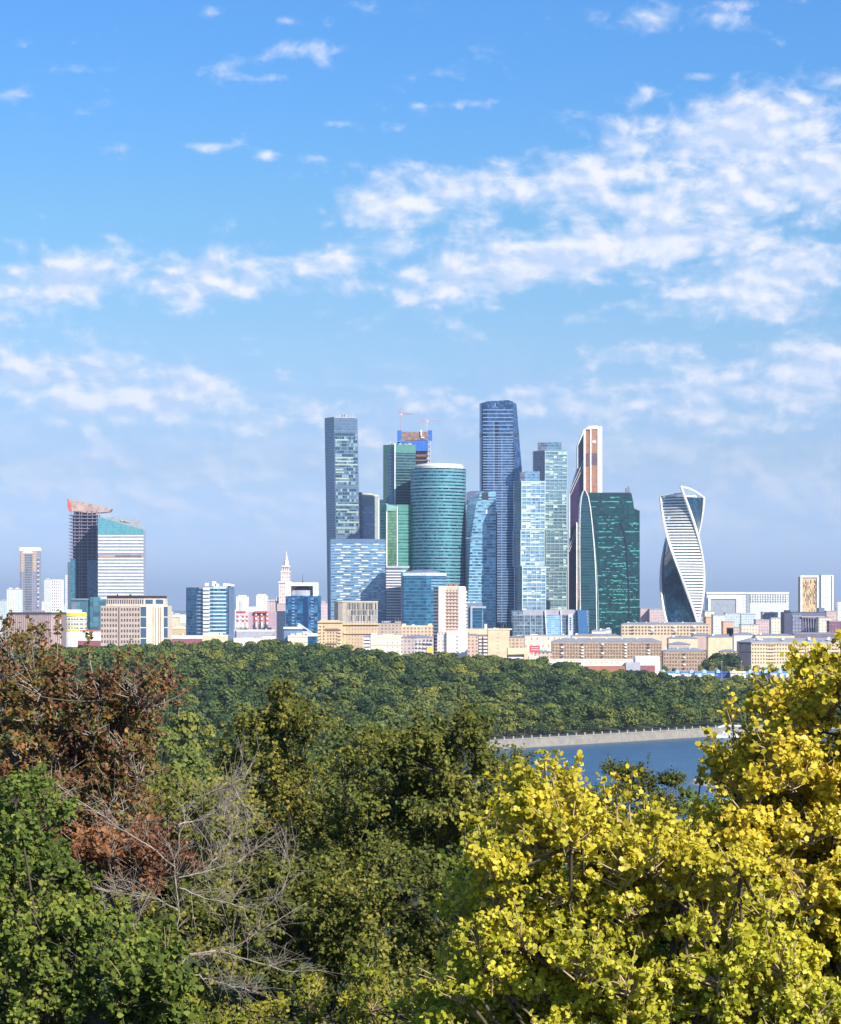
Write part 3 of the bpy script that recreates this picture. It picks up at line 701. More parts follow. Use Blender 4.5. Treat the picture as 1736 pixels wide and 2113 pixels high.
def green_tower():
    D = 3620; b = Bd('green_glass_tower', 'wide dark green glass tower with pointed white-edged fin on its left side', 1259, D, 'skyscraper')
    g = glass('bottle_glass', [(.008, .05, .055), (.012, .065, .07), (.01, .045, .06), (.015, .075, .08), (.02, .10, .10)], 4.1, 3.2, .12, (.012, .05, .06), metal=.45, rough=.15, group=5)
    right = [(1234, 1362), (1215, 1022), (1215, 1018), (1301, 1017.5), (1304, 1020), (1307, 1035), (1309, 1050), (1320.5, 1054), (1320.5, 1362)]
    b.part('glass_facade', MB().slab(right, D+4, 45), g)
    arc_r = [(1206.5, 1010), (1210, 1014), (1215, 1026), (1219, 1048), (1223, 1085), (1226, 1120), (1229, 1165), (1231, 1215), (1232, 1300), (1232, 1362)]
    arc_l = [(1206.5, 1010), (1204, 1014), (1200.5, 1026), (1198.3, 1048), (1197.3, 1080), (1197, 1120), (1197.6, 1200), (1199, 1300), (1200, 1362)]
    fin = MB().slab(arc_l[::-1]+arc_r[1:], D-4, 40); b.part('pointed_fin', fin, glass('fin_glass', [(.01, .055, .07), (.02, .08, .10), (.015, .06, .08)], 4.1, 30, .3, (.025, .09, .11), metal=.45))
    def ribbon(path, w, o, nm='white_edge', mm=None):
        m = MB(); pts = [(x-w/2, y) for x, y in path]+[(x+w/2, y) for x, y in reversed(path)]; m.slab(pts, D+o, 3); b.part(nm, m, mm or WHITE)
    ribbon(arc_r, 1.9, -5); ribbon(arc_l, 1.2, -5)
    ribbon([(x+4.5, y+38) for x, y in arc_r[2:]], .9, 1, 'thin_edge', wall('pale_green_edge', (.30, .50, .48), .4))
    # bright green floor bands: sky light on the glass painted as coloured strips
    m = MB(); rr = random.Random(5); bright = wall('seafoam_lit_band', (.07, .42, .33), .35, metallic=.2)
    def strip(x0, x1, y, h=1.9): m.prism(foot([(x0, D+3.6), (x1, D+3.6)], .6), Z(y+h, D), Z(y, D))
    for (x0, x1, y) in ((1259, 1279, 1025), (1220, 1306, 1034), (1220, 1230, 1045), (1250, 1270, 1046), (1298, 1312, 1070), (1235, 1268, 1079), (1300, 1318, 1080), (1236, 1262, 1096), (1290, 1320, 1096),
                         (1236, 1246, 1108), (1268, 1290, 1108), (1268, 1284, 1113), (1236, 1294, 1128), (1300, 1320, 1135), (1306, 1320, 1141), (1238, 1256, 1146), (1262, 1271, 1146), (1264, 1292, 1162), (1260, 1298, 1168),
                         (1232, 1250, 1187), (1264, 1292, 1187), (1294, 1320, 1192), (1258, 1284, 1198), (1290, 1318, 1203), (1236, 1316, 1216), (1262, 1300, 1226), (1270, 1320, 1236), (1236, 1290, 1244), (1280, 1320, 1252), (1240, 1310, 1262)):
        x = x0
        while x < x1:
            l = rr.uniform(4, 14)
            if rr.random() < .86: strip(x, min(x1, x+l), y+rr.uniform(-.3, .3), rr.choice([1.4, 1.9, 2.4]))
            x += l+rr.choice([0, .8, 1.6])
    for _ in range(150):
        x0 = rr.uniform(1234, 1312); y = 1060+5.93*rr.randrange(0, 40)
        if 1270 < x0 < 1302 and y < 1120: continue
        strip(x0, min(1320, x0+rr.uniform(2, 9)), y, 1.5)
    b.part('lit_band', m, bright)
    m = MB(); pa = [(1273, 1079), (1278, 1080), (1284, 1086), (1288, 1100), (1292, 1125), (1295, 1160), (1297, 1200), (1298, 1240), (1299, 1300)]
    m.slab([(x-1.4, y) for x, y in pa]+[(x+1.4, y) for x, y in reversed(pa)], D+3.2, 1); b.part('dark_arch', m, wall('dark_arch', (.005, .02, .035), .3))
    m = MB(); m.prism(foot([(1216, D+4), (1303, D+4)], 42), Z(1017.5, D), Z(1016, D)); b.part('parapet', m, DARK)
    m = MB(); m.box((X(1297, D), D+15, Z(1012, D)), (6, 6, 7)); m.box((X(1299, D), D+15, Z(1009, D)), (3, 3, 8)); m.box((X(1314, D), D+12, Z(1052, D)), (3, 3, 4)); m.tube([(X(1312, D), D+12, Z(1054, D)), (X(1310, D), D+12, Z(1046, D))], .3, 4)
    b.part('rooftop_plant', m, LILAC)
green_tower()

def twisted_tower():
    D = 3700; s = 1/4.499; xc = 1350.2+283*s; Rpx = 201*s; yt, yb = 980.7+200*s, 980.7+1340*s
    b = Bd('twisted_tower', 'white twisted spiral tower standing alone right of the green glass tower', xc, D, 'skyscraper')
    r = Rpx*D/FOC; cx, cy = X(xc, D), D+r
    def ang(y): return R(180+124*(y-yt)/(yb-yt))
    def corner(y, k, rr=r): a = ang(y)+k*math.pi/2; return (cx+rr*math.cos(a), cy+rr*math.sin(a), Z(y, D))
    ybot = 1362.0; ylev = np.linspace(ybot, yt, 70)
    # the square floors turn three degrees a storey; sides bulge a hair
    def ring(y, rr=r):
        out = []
        for k in range(4):
            p, q = Vector(corner(y, k, rr)), Vector(corner(y, k+1, rr))
            for i in range(6):
                c = p.lerp(q, i/6); d = Vector((c.x-cx, c.y-cy, 0)).normalized(); c += d*(.9*math.sin(math.pi*i/6)); out.append(c)
        return out
    b.part('glass_body', MB().loft([ring(y, r*.975) for y in ylev]), glass('deep_blue_glass', [(.02, .08, .15), (.03, .11, .19), (.02, .065, .12), (.05, .16, .24)], 4.2, 3, .0, metal=.6), smooth=True)
    m = MB(); y = yt+2.0; step = 6.0; n = 0
    while y < ybot-3:
        pts = []
        for i in range(9):
            p = Vector(corner(y, 0, r)).lerp(Vector(corner(y, 1, r)), i/8); d = Vector((p.x-cx, p.y-cy, 0)).normalized(); p += d*(.9*math.sin(math.pi*i/8)+.5); pts.append((p.x, p.y))
        ins = [((x-cx)*.94+cx, (y_-cy)*.94+cy) for x, y_ in reversed(pts)]
        m.prism(pts+ins, Z(y+3.3, D), Z(y, D)); y += step
    b.part('white_floor_band', m, wall('twist_white', (.86, .86, .84), .5))
    m = MB(); y = yt+2
    pts_ = []
    for k, (y0, y1) in enumerate(((yt-1, ybot), (yt-21, ybot), (yt-1, ybot), (yt, ybot))):
        path = [Vector(corner(y, k, r*1.0)) for y in np.linspace(y1, y0, 60)]
        b.part('corner_ribbon', MB().tube(path, 2.1, 6), WHITE)
    # open crown: ribbon swinging from the peak over to the right corner, with a fan of struts under it
    A = Vector(corner(yt-21, 1, r)); C_ = Vector(corner(yt, 2, r)); A2 = Vector(corner(yt, 0, r)); B2 = Vector(corner(yt-4, 1, r))
    path = []
    for i in range(13):
        f = i/12; p = A.lerp(C_, f); p.z += 3.2*math.sin(math.pi*f); path.append(p)
    b.part('crown_ribbon', MB().tube(path, 1.5, 6), WHITE)
    path2 = [A2+Vector((0, 0, 0)), A2.lerp(B2, .06)+Vector((0, 0, 2.2)), A2.lerp(B2, .5)+Vector((0, 0, 3.0)), B2+Vector((0, 0, 2))]
    b.part('crown_ribbon', MB().tube(path2, 1.5, 6), WHITE)
    m = MB()
    for i in range(1, 13):
        q = path[i]; t = Vector(corner(yt+3, 1, r)).lerp(C_, i/13); t.z = Z(yt+5, D); m.tube([q, t+Vector((-4, 0, 0))], .28, 4)
    b.part('crown_strut', m, wall('pale_rim', (.5, .5, .6)))
    m = MB(); m.prism([(p.x, p.y) for p in ring(yt, r*.8)], Z(yt, D)-1, Z(yt, D)+3); b.part('roof_cabin', m, WHITE)
twisted_tower()

def podium():
    D = 3500; b = Bd('glass_podium', 'low glass hall with slanted bright blue panel below the stacked glass towers', 1137, D)
    g = glass('podium_glass', [(.10, .15, .22), (.14, .20, .28), (.09, .13, .19), (.22, .30, .38)], 4.5, 3.5, .12, (.28, .33, .40), .1, (.36, .42, .48), metal=.35)
    b.part('glass_facade', MB().prism(foot([(1058, D), (1184, D), (1216, D+3)], 60), GZ, Z(1259, D)), g)
    b.part('fascia', MB().prism(foot([(1079, D-.5), (1186, D-.5)], 2), Z(1269, D), Z(1258, D)), wall('mauve_fascia', (.38, .36, .42)))
    b.part('slanted_panel', MB().slab([(1128, 1312), (1125.5, 1270), (1158, 1269), (1160, 1312)], D-2, 3), glass('sky_panel', [(.16, .38, .70), (.24, .48, .80), (.40, .60, .85)], 3, 5, .2, (.4, .6, .85), metal=.3))
    for (a, c) in (((1125, 1259), (1128.5, 1312)), ((1157.5, 1259), (1160, 1312))):
        b.part('white_post', MB().slab([(a[0]-.8, a[1]), (a[0]+.8, a[1]), (c[0]+.8, c[1]), (c[0]-.8, c[1])], D-3, 2), WHITE)
    b.part('blue_box', MB().slab([(1195, 1320), (1192, 1259), (1210, 1259), (1215, 1312), (1215, 1320)], D-6, 20), glass('cobalt_box', [(.07, .20, .42), (.09, .24, .48)], 30, 30, metal=.3))
    b.part('stair_tower', MB().prism(foot([(1173, D-4), (1182, D-4)], 10), GZ, Z(1268, D)), wall('pale_panel', (.55, .60, .66)))
    m = MB()
    for y in np.arange(1274, 1301, 4.6): m.prism(foot([(1176, D-4.3), (1179.5, D-4.3)], 1), Z(y+3, D), Z(y, D))
    b.part('stair_window', m, WIN)
    m = MB(); slabs(m, foot([(1066, D-.4), (1120, D-.4)], 4), Z(1312, D), Z(1260, D), 14, 1, 0)
    for px in (1081, 1094, 1104, 1118): m.prism(foot([(px, D-.6), (px+1.2, D-.6)], 1), Z(1312, D), Z(1260, D))
    b.part('facade_grid', m, GRID2)
podium()
b = simple('office_block', 'small dark teal block with grey portal frame beside the white residential tower', [(963, 3500), (996, 3500)], 1245, 30, wall('violet_grey', (.17, .19, .27)), GREY)
b.part('glass_facade', MB().prism(foot([(975, 3498), (995, 3498)], 3), GZ, Z(1256, 3500)), glass('azure_glass', [(.1,.1,.1)])); b.part('portal_frame', MB().slab([(971, 1320), (971, 1251), (1003, 1251), (1003, 1255), (975, 1255), (975, 1320)], 3497, 4), wall('pale_frame', (.34, .42, .50)))

# ============================================================ LEFT SIDE OF THE SKYLINE
def unfinished_left():
    D = 4200; b = Bd('unfinished_tower', 'half-built tower of bare floor slabs with slanted red and tan roof', 172, D, 'skyscraper')
    q = foot([(143, D), (202, D)], 34)
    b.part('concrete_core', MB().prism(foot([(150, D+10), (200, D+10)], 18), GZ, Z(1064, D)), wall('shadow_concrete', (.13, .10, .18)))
    m = MB(); y = 1062.0
    while y < 1262: m.prism(foot([(141.5 if y < 1155 else 146, D), (202, D)], 34), Z(y+1.7, D), Z(y, D)); y += 6.9
    b.part('floor_slab', m, LILAC)
    m = MB()
    for px in (146, 154, 163, 168, 180, 190, 199): m.prism(foot([(px, D+1.5), (px+1.2, D+1.5)], 1.2), GZ, Z(1053, D))
    b.part('column', m, wall('mauve_column', (.26, .22, .32)))
    gl = glass('teal_panel_glass', [(.06, .20, .28), (.08, .24, .33), (.05, .17, .25)], 4, 3, .1, (.10, .24, .30), metal=.4)
    b.part('upper_core', MB().prism(foot([(152, D+12), (196, D+12)], 10), Z(1066, D), Z(1050, D)), LILAC)
    b.part('glass_facade', MB().prism(foot([(145, D-1), (157, D-1)], 20), GZ, Z(1154, D)), gl)
    b.part('glass_facade', MB().prism(foot([(179.5, D-1.2), (202, D-1.2)], 20), GZ, Z(1156, D)), glass('dusk_glass', [(.04, .10, .17), (.05, .12, .20), (.04, .08, .15)], 4, 3, .1, (.06, .12, .18)))
    b.part('side_wall', MB().prism(foot([(139.5, D+2), (145, D-1)], 20), GZ, Z(1160, D)), wall('lilac_panel', (.26, .28, .38)))
    b.part('roof', MB().slab([(139, 1030), (150, 1032.5), (190, 1040), (230, 1050), (226, 1056), (185, 1059), (148, 1054), (142, 1053)], D+3, 26), wall('tan_roof_deck', (.46, .33, .28), .9, .35, .15))
    b.part('roof_edge', MB().slab([(138.6, 1029), (141.5, 1029.5), (149, 1054), (143, 1056), (139, 1046)], D+1, 3), wall('red_primer', (.60, .12, .11)))
    m = MB()
    for px in (203, 208, 213, 218, 224): m.prism(foot([(px, D+6), (px+1, D+6)], 1), Z(1068, D), Z(1054, D))
    for px, w in ((160, 4), (172, 3), (189, 5), (205, 6), (215, 3)): m.box((X(px, D), D+8, Z(1036+(px-160)*.2, D)+.2), (w*.7, 3, 1.6))
    b.part('roof_framing', m, wall('pale_framing', (.62, .55, .52)))
unfinished_left()
def striped_left():
    D = 4150; b = Bd('striped_tower', 'white-banded tower with slanted grey roof beside the bare-slab tower', 249, D, 'skyscraper')
    b.part('glass_facade', MB().slab([(202, 1366), (202, 1067), (296, 1094), (296, 1366)], D, 36), wall('pale_grey_glazing', (.34, .38, .46), .3, metallic=.2))
    b.part('teal_crown', MB().slab([(202, 1103), (202, 1066.5), (296, 1093.5), (296, 1103)], D-.6, 2), glass('turquoise_glass', [(.13, .40, .45), (.16, .44, .49), (.12, .37, .43)], 4, 3, .05, (.2, .45, .5), metal=.4))
    m = MB(); z = lambda y: Z(y, D)
    P = [(202, D-.3, 1066), (296, D-.3, 1093), (290, D+36, 1073), (238, D+36, 1065), (205, D+36, 1064)]
    top = [(X(p, d), d, Z(y, D)) for p, d, y in P]; bot = [(x, y, zz-2) for x, y, zz in top]; m.loft([bot, top]); b.part('roof', m, wall('grey_roof_deck', (.26, .30, .33), .7, .3, .2))
    m = MB(); y = 1104.0; k = 0
    while y < 1260:
        if abs(y-1145) > 3: m.prism(foot([(202.3, D-.8), (296, D-.8)], 1.5), Z(y+2.9, D), Z(y, D))
        y += 6.75; k += 1
    b.part('white_floor_band', m, wall('twist_white', (.8, .8, .8)))
    b.part('orange_net', MB().prism(foot([(203, D-1), (237, D-1)], 1), Z(1149, D), Z(1146, D)), wall('salmon_net', (.60, .32, .26)))
    b.part('open_floor', MB().prism(foot([(237, D-1), (292, D-1)], 1), Z(1149, D), Z(1146, D)), BROWNP)
    m = MB()
    for px, yy in ((258, 1074), (263, 1075), (250, 1073)): m.box((X(px, D), D+20, Z(yy, D)), (4, 5, 4))
    b.part('rooftop_plant', m, wall('plant_room_white', (.5, .5, .5)))
striped_left()
b = Bd('glass_annex', 'low teal glass annex at the foot of the bare-slab tower', 183, 4050)
b.part('glass_facade', MB().prism(foot([(146, 4052), (181, 4050), (219, 4050)], 40), GZ, Z(1237, 4050)), glass('annex_glass', [(.05, .16, .22), (.08, .24, .30), (.12, .32, .38), (.06, .12, .18)], 8, 9, .12, (.08, .12, .18), .08, metal=.4))
b.part('roof', MB().prism(foot([(147, 4051), (218, 4051)], 38), Z(1237, 4050), Z(1235.5, 4050)), GREY)
b.part('stair_tower', MB().prism(foot([(186, 4045), (206, 4045)], 20), GZ, Z(1232, 4045)), glass('annex_glass', []))
b.part('end_wall', MB().prism(foot([(147, 4049), (158, 4049)], 3), GZ, Z(1243, 4050)), wall('violet_grey', (.2, .2, .3)))

def tan_tower():
    D = 5200; b = Bd('residential_tower', 'tall slim tan and grey tower with white cap at the far left', 61, D, 'tower')
    q = foot([(41, D), (76, D), (81, D+14)], 26)
    b.part('wall', MB().prism(q, GZ, Z(1137, D)), winwall('tan_grey_wall', (.30, .30, .36), (.12, .13, .2), 4.5, 5, .5, .5))
    b.part('tan_panel', MB().prism(foot([(43, D-.7), (50, D-.7)], 2), Z(1180, D), Z(1137, D)), winwall('tan_panel', (.55, .40, .28), (.35, .27, .24), 6, 5, .6, .45))
    b.part('tan_panel', MB().prism(foot([(67, D-.7), (75, D-.7)], 2), Z(1180, D), Z(1137, D)), winwall('tan_panel', (0, 0, 0), (0, 0, 0)))
    b.part('glass_panel', MB().prism(foot([(52, D-.5), (66, D-.5)], 2), Z(1260, D), Z(1140, D)), glass('grey_panel_glass', [(.16, .18, .24), (.2, .22, .27), (.12, .15, .22)], 5, 4, .3, (.3, .3, .3), metal=.3))
    b.part('corner_window', MB().prism(foot([(77, D+1), (80.6, D+11)], 1), Z(1255, D), Z(1150, D)), winwall('corner_checks', (.55, .55, .6), (.1, .11, .2), 9, 40, .9, .6))
    b.part('dark_strip', MB().prism(foot([(41.4, D-.4), (44, D-.4)], 1), Z(1260, D), Z(1180, D)), LILAC)
    b.part('roof', MB().prism(scaled(q, .8), Z(1137, D), Z(1129.5, D)), WHITE)
    b.part('white_band', MB().prism(foot([(48, D-1), (67, D-1)], 2), Z(1142, D), Z(1138, D)), WHITE)
tan_tower()
W1 = winwall('white_green_grid', (.70, .74, .70), (.20, .32, .34), 4.6, 5, .4, .45); W2 = winwall('white_lilac_grid', (.74, .72, .72), (.25, .26, .34), 4.4, 4.4, .45, .5)
simple('apartment_block', 'white block with greenish windows left of the slim tan tower', [(14, 5100), (43, 5100)], 1216, 25, W1, boxes=[(18, 24, 1213, WHITE), (32, 38, 1213, WHITE)])
b = simple('residential_tower', 'bright cream slab tower with windowed right half beside the slim tan tower', [(91, 5000), (106, 4995), (128, 5000)], 1196, 25, WHITE, cat='tower', boxes=[(95, 103, 1194, WHITE)])
c = windows(b, b.poly[1], b.poly[2], Z(1262, 5000), Z(1198, 5000), 5, 11, .5, .62, wall('smoky_window', (.18, .14, .22), .3))
simple('residential_tower', 'thin white tower mostly hidden behind the bare-slab tower', [(135, 5100), (142, 5100)], 1186, 20, W2, cat='tower')
def yellow_top():
    D = 3400; b = Bd('office_block', 'rounded white building with bright yellow roof band behind the red maple', 153, D)
    q = circle(153, D+14, 25.5, 28, .8); zt = Z(1264, D)
    b.part('wall', MB().prism(q, GZ, zt), wall('white_paint', (.8, .8, .8)))
    YL = wall('yellow_panel', (.85, .62, .02), .5)
    b.part('yellow_roof_band', MB().prism(scaled(q, .7), Z(1272, D), Z(1265, D)), YL)
    for y in (1281.5, 1290.5, 1300): b.part('yellow_band', MB().prism(scaled(q, .5), Z(y+2, D), Z(y, D)), YL)
    for y in (1276, 1286, 1294.5): b.part('window_band', MB().prism(scaled(q, .25), Z(y+3.8, D), Z(y, D)), winwall('ring_window', (.7, .66, .5), (.15, .15, .2), 20, 5, .7, 1))
    b.part('roof_cabin', MB().box((X(150, D), D+14, zt+1.8), (20, 10, 4)), WHITE)
yellow_top()
b = simple('brown_office', 'dark brown-grey building with thin vertical stripes behind the red maple top', [(16, 3000), (105, 2996), (127, 3006)], 1268, 40, wall('taupe_wall', (.25, .19, .20)), DARK, cap=2.5)
m = MB()
for i in range(22): edge_box(m, b.poly[0], b.poly[1], i/22+.01, i/22+.026, GZ, Z(1271, 3000), .3)
for i in range(5): edge_box(m, b.poly[1], b.poly[2], i/5+.04, i/5+.12, GZ, Z(1271, 3000), .3)
b.part('vertical_stripe', m, wall('pinkish_plaster', (.5, .4, .4)))
def cream_office():
    D = 2750; b = Bd('cream_office', 'cream office with small window rows, dark roof and tall dark bays at right', 277, D)
    q = foot([(208, D+10), (289, D), (346, D+6)], 45); zt = Z(1250, D)
    PK = wall('shaded_cream', (.60, .50, .42)); CR_ = wall('sunlit_cream', (.74, .68, .50))  # duller left face, brighter right face: sun and shade put into the colours
    b.part('wall', MB().prism(q, GZ, zt), PK)
    b.part('right_wall', (lambda m: (edge_box(m, q[1], q[2], .0, 1.0, GZ, zt+.2, .25), m)[1])(MB()), CR_)
    q2 = foot([(219, D+14), (297, D+8), (340, D+12)], 30)
    b.part('upper_floor', MB().prism(q2, zt, Z(1235, D)), wall('shaded_cream', (.6, .5, .4)))
    r = b.part('roof', MB().prism(scaled(q2, -.8), Z(1235, D), Z(1229.5, D)), wall('black_roof', (.035, .02, .03)))
    b.part('roof_pipe', MB().box((X(238, D), D+20, Z(1228, D)), (1.5, 1.5, 2.5)).box((X(265, D), D+20, Z(1228, D)), (2.5, 1.5, 2)), DARK, r)
    cnt = [0]
    windows(b, q2[0], q2[1], Z(1247, D), Z(1236.5, D), 17, 1, .5, .85, WIN, count=cnt)
    windows(b, q2[1], q2[2], Z(1247, D), Z(1236.5, D), 2, 1, .72, .85, WINB, name='tall_window')
    wn = wall('brown_window', (.16, .09, .09), .4)
    windows(b, q[0], q[1], Z(1341, D), Z(1252, D), 14, 8, .5, .52, wn, skip=lambda i, j: i == 6, count=cnt)
    m = MB(); edge_box(m, q[0], q[1], 6.3/14, 6.7/14, GZ, Z(1253, D), .25); b.part('brown_strip', m, BROWNP)
    for f0, f1 in ((.02, .23), (.86, 1.0)):
        for k in range(4):
            m = MB(); y0 = 1252+k*22; edge_box(m, q[1], q[2], f0, f1, Z(y0+20, D), Z(y0, D), .5); b.part('tall_window', m, WINB)
    m = MB()
    for f in (.46, .54, .66, .73):
        edge_box(m, q[1], q[2], f, f+.025, GZ, Z(1253, D), .45)
    b.part('brown_strip', m, BROWNP)
cream_office()

def curved_glass():
    D = 3300; b = Bd('curved_glass_office', 'rounded blue glass office with pale floor rings and white balcony column', 433, D)
    pts = [(384, D+14), (411, D+3), (420, D), (440, D-1.5), (458, D+2), (470, D+9), (482, D+24)]; q = foot(pts, 24); zt = Z(1212, D)
    b.part('glass_facade', MB().prism(q, GZ, zt), glass('blue_office_glass', [(.03, .10, .20), (.05, .15, .28), (.08, .20, .33), (.03, .07, .14)], 4, 3, .15, (.08, .18, .30), metal=.45))
    m = MB(); y = 1212.0; k = 0
    while y < 1312:
        # the pale rings reach further left on the lower floors
        f = min(1, (y-1212)/70); xl = 411-22*f
        Dl = D+3+11*f; chain = [(xl, Dl-.5)]+[(p, d-.5) for p, d in pts[1:5] if p > xl]+[(467, D+6.5)]
        m.prism(foot(chain, 4), Z(y+3.0, D), Z(y, D)); y += 7.7
    b.part('floor_ring', m, wall('aqua_ring', (.46, .60, .68), .35, metallic=.2))
    m = MB(); y = 1213.0
    while y < 1312: m.prism(foot([(419, D-2.5), (432.5, D-3.3)], 4), Z(y+5.0, D), Z(y, D)); y += 7.7
    b.part('balcony', m, WHITE)
    b.part('end_wall', MB().prism(foot([(472, D+9.5), (482, D+23)], 3), GZ, zt), wall('steel_blue_panel', (.13, .19, .30), .4, metallic=.2))
    r = b.part('roof', MB().prism(scaled(foot([(394, D+12), (440, D+2), (476, D+18)], 20), 0), zt, Z(1209, D)), GREY)
    m = MB()
    for px, h in ((425, 4), (440, 6), (446, 3), (463, 3.5), (470, 3), (478, 2)): m.box((X(px, D), D+16, Z(1209, D)+h/2), (5, 4, h))
    b.part('rooftop_plant', m, WHITE, r)
curved_glass()
def frame_office():
    D = 3450; b = Bd('framed_glass_office', 'blue glass office with thick white portal frame and dark dome on top', 624, D)
    q = foot([(589.5, D), (656, D), (661, D+10)], 30)
    g = glass('royal_glass', [(.03, .13, .30), (.05, .20, .42), (.02, .08, .20), (.10, .30, .50)], 5, 4, .08, (.05, .15, .3), metal=.45, group=2)
    b.part('glass_facade', MB().prism(q, GZ, Z(1229, D)), g)
    b.part('white_frame', MB().slab([(589.5, 1230), (589.5, 1202), (656, 1202), (656, 1230), (646, 1230), (646, 1209), (600.5, 1209), (600.5, 1230)], D-.6, 30), WHITE)
    b.part('inner_wall', MB().prism(foot([(600, D+16), (647, D+16)], 6), Z(1230, D), Z(1207, D)), wall('pale_panel', (.5, .5, .6)))
    m = MB(); c = circle(624, D+12, 17, 24, .45)
    m.loft([[(x, y, Z(1222, D)) for x, y in c], [(x, y, Z(1216, D)) for x, y in scaled(c, -.6)], [(x, y, Z(1212, D)) for x, y in scaled(c, -3)], [(x, y, Z(1210, D)) for x, y in scaled(c, -7)]]); b.part('dome', m, wall('navy_dome', (.03, .03, .10), .3))
    b.part('curved_band', MB().prism(circle(623.5, D+9, 21.5, 28, .55), Z(1229.5, D), Z(1218, D)), wall('silver_band', (.55, .56, .60), .3, metallic=.4))
    m = MB()
    for px in (602.5, 641.5):
        for k in range(11): m.prism(foot([(px, D-.8), (px+5.5, D-.8)], 1), Z(1235+k*6.4+2.0, D), Z(1235+k*6.4, D))
    b.part('balcony', m, wall('ice_band', (.5, .6, .7)))
    b.part('dark_strip', MB().prism(foot([(626, D-.3), (636, D-.3)], .6), GZ, Z(1231, D)), wall('navy_strip', (.015, .05, .16), .2, metallic=.3))
    b.part('antenna', MB().tube([(X(624, D), D+10, Z(1202, D)), (X(624, D), D+10, Z(1198, D)), (X(624, D), D+10, Z(1184, D))], [1.2, .4, .15], 6), DARK)
frame_office()
def spire():
    D = 6800; b = Bd('spire_tower', 'white stepped palace-like tower with tall spire behind the framed office', 590, D, 'tower')
    ST = wall('pale_stone', (.74, .66, .60)); SW = winwall('stone_windows', (.72, .62, .56), (.35, .26, .26), 9, 6, .35, .5)
    b.part('wing', MB().prism(foot([(553, D+10), (591, D+10)], 60), GZ, Z(1240, D)), winwall('wing_windows', (.60, .46, .42), (.35, .24, .26), 6, 7, .4, .6))
    m = MB()
    for px in (553, 559, 564, 570): m.prism(foot([(px, D+8), (px+3.5, D+8)], 12), Z(1240, D), Z(1237.5, D))
    m.prism(foot([(570, D+6), (590, D+6)], 30), Z(1240, D), Z(1232, D)); b.part('wing_turret', m, ST)
    b.part('tower_body', MB().prism(foot([(575.5, D), (600, D)], 32), GZ, Z(1202, D)), SW)
    b.part('cornice', MB().prism(foot([(574.5, D-2), (601.5, D-2)], 36), Z(1203, D), Z(1199.5, D)), ST)
    b.part('upper_stage', MB().prism(foot([(579.5, D+3), (598.5, D+3)], 24), Z(1200, D), Z(1180, D)), winwall('stone_windows', (0, 0, 0), (0, 0, 0)))
    b.part('cornice', MB().prism(foot([(578.5, D+2), (599.5, D+2)], 28), Z(1181, D), Z(1178.5, D)), ST)
    m = MB()
    for px in (582, 586, 590, 594): m.prism(foot([(px, D+6), (px+1.6, D+6)], 18), Z(1179, D), Z(1169, D))
    m.prism(foot([(584, D+9), (595, D+9)], 12), Z(1179, D), Z(1168, D)); b.part('belfry', m, ST)
    b.part('cornice', MB().prism(foot([(581.5, D+4), (599, D+4)], 22), Z(1170, D), Z(1167, D)), ST)
    cx, cy = X(590.5, D), D+14; u = D/FOC
    m = MB(); m.loft([[(cx+r*u*math.cos(a*math.pi/4+.39), cy+r*u*math.sin(a*math.pi/4+.39), Z(y, D)) for a in range(8)] for r, y in ((5.6, 1167), (5.2, 1158), (3.6, 1156), (3.0, 1150), (1.9, 1148), (1.2, 1142), (.5, 1137))])
    b.part('spire', m, ST)
spire()
b = simple('apartment_block', 'white slab with narrow grey recess, left of two slabs behind the red-trimmed block', [(488, 5200), (512, 5200)], 1231, 25, WHITE, boxes=[(492, 508, 1228, WHITE)])
b.part('recess', MB().prism(foot([(494, 5199), (501, 5199)], 2), GZ, Z(1240, 5200)), wall('pale_blue_panel', (.5, .56, .66)))
b = simple('apartment_block', 'white slab with small attic, right one of two pale slabs behind the red-trimmed block', [(529, 5200), (552, 5200)], 1229, 25, W2, boxes=[(531, 549, 1226, WHITE)])
b.part('blank_wall', MB().prism(foot([(529, 5199), (544, 5199)], 2), GZ, Z(1229, 5200)), WHITE)
def red_white():
    D = 4300; b = Bd('red_white_block', 'white and pink residential block with brick red squares and columns', 527, D)
    b.part('wall', MB().prism(foot([(482, D), (512, D)], 30), GZ, Z(1262, D)), winwall('pinkwhite_windows', (.76, .70, .68), (.45, .40, .48), 7, 7, .5, .45))
    b.part('wall', MB().prism(foot([(512, D+4), (571, D+4)], 30), GZ, Z(1262, D)), winwall('mauve_windows', (.50, .34, .38), (.36, .34, .46), 6, 6, .6, .5))
    b.part('wall', MB().prism(foot([(511.5, D+12), (528, D+12)], 20), Z(1262, D), Z(1252, D)), WHITE)
    RD = wall('brick_red', (.50, .09, .08)); m = MB(); w = MB()
    for x0, x1 in ((488, 507), (525, 552)): m.prism(foot([(x0, D-.8), (x1, D-.8)], 6), Z(1265, D), Z(1261, D))
    for px in (489, 500, 508):
        for y in (1270, 1279): m.prism(foot([(px, D-1), (px+3.6, D-1)], 2), Z(y+3.5, D), Z(y, D))
    for px in (526, 538, 549): m.prism(foot([(px-1, D+2), (px+4.5, D+2)], 3), Z(1284, D), Z(1264, D))
    b.part('red_panel', m, RD)
    for px in (506.5, 527.5, 539, 550): w.prism(foot([(px, D-1.5), (px+3, D-1.5)], 3), GZ, Z(1283, D))
    for px in (527, 538.6, 549.8):
        for y in (1265, 1274): w.prism(foot([(px, D+1), (px+3.4, D+1)], 3), Z(y+5, D), Z(y, D))
    b.part('white_column', w, WHITE)
red_white()
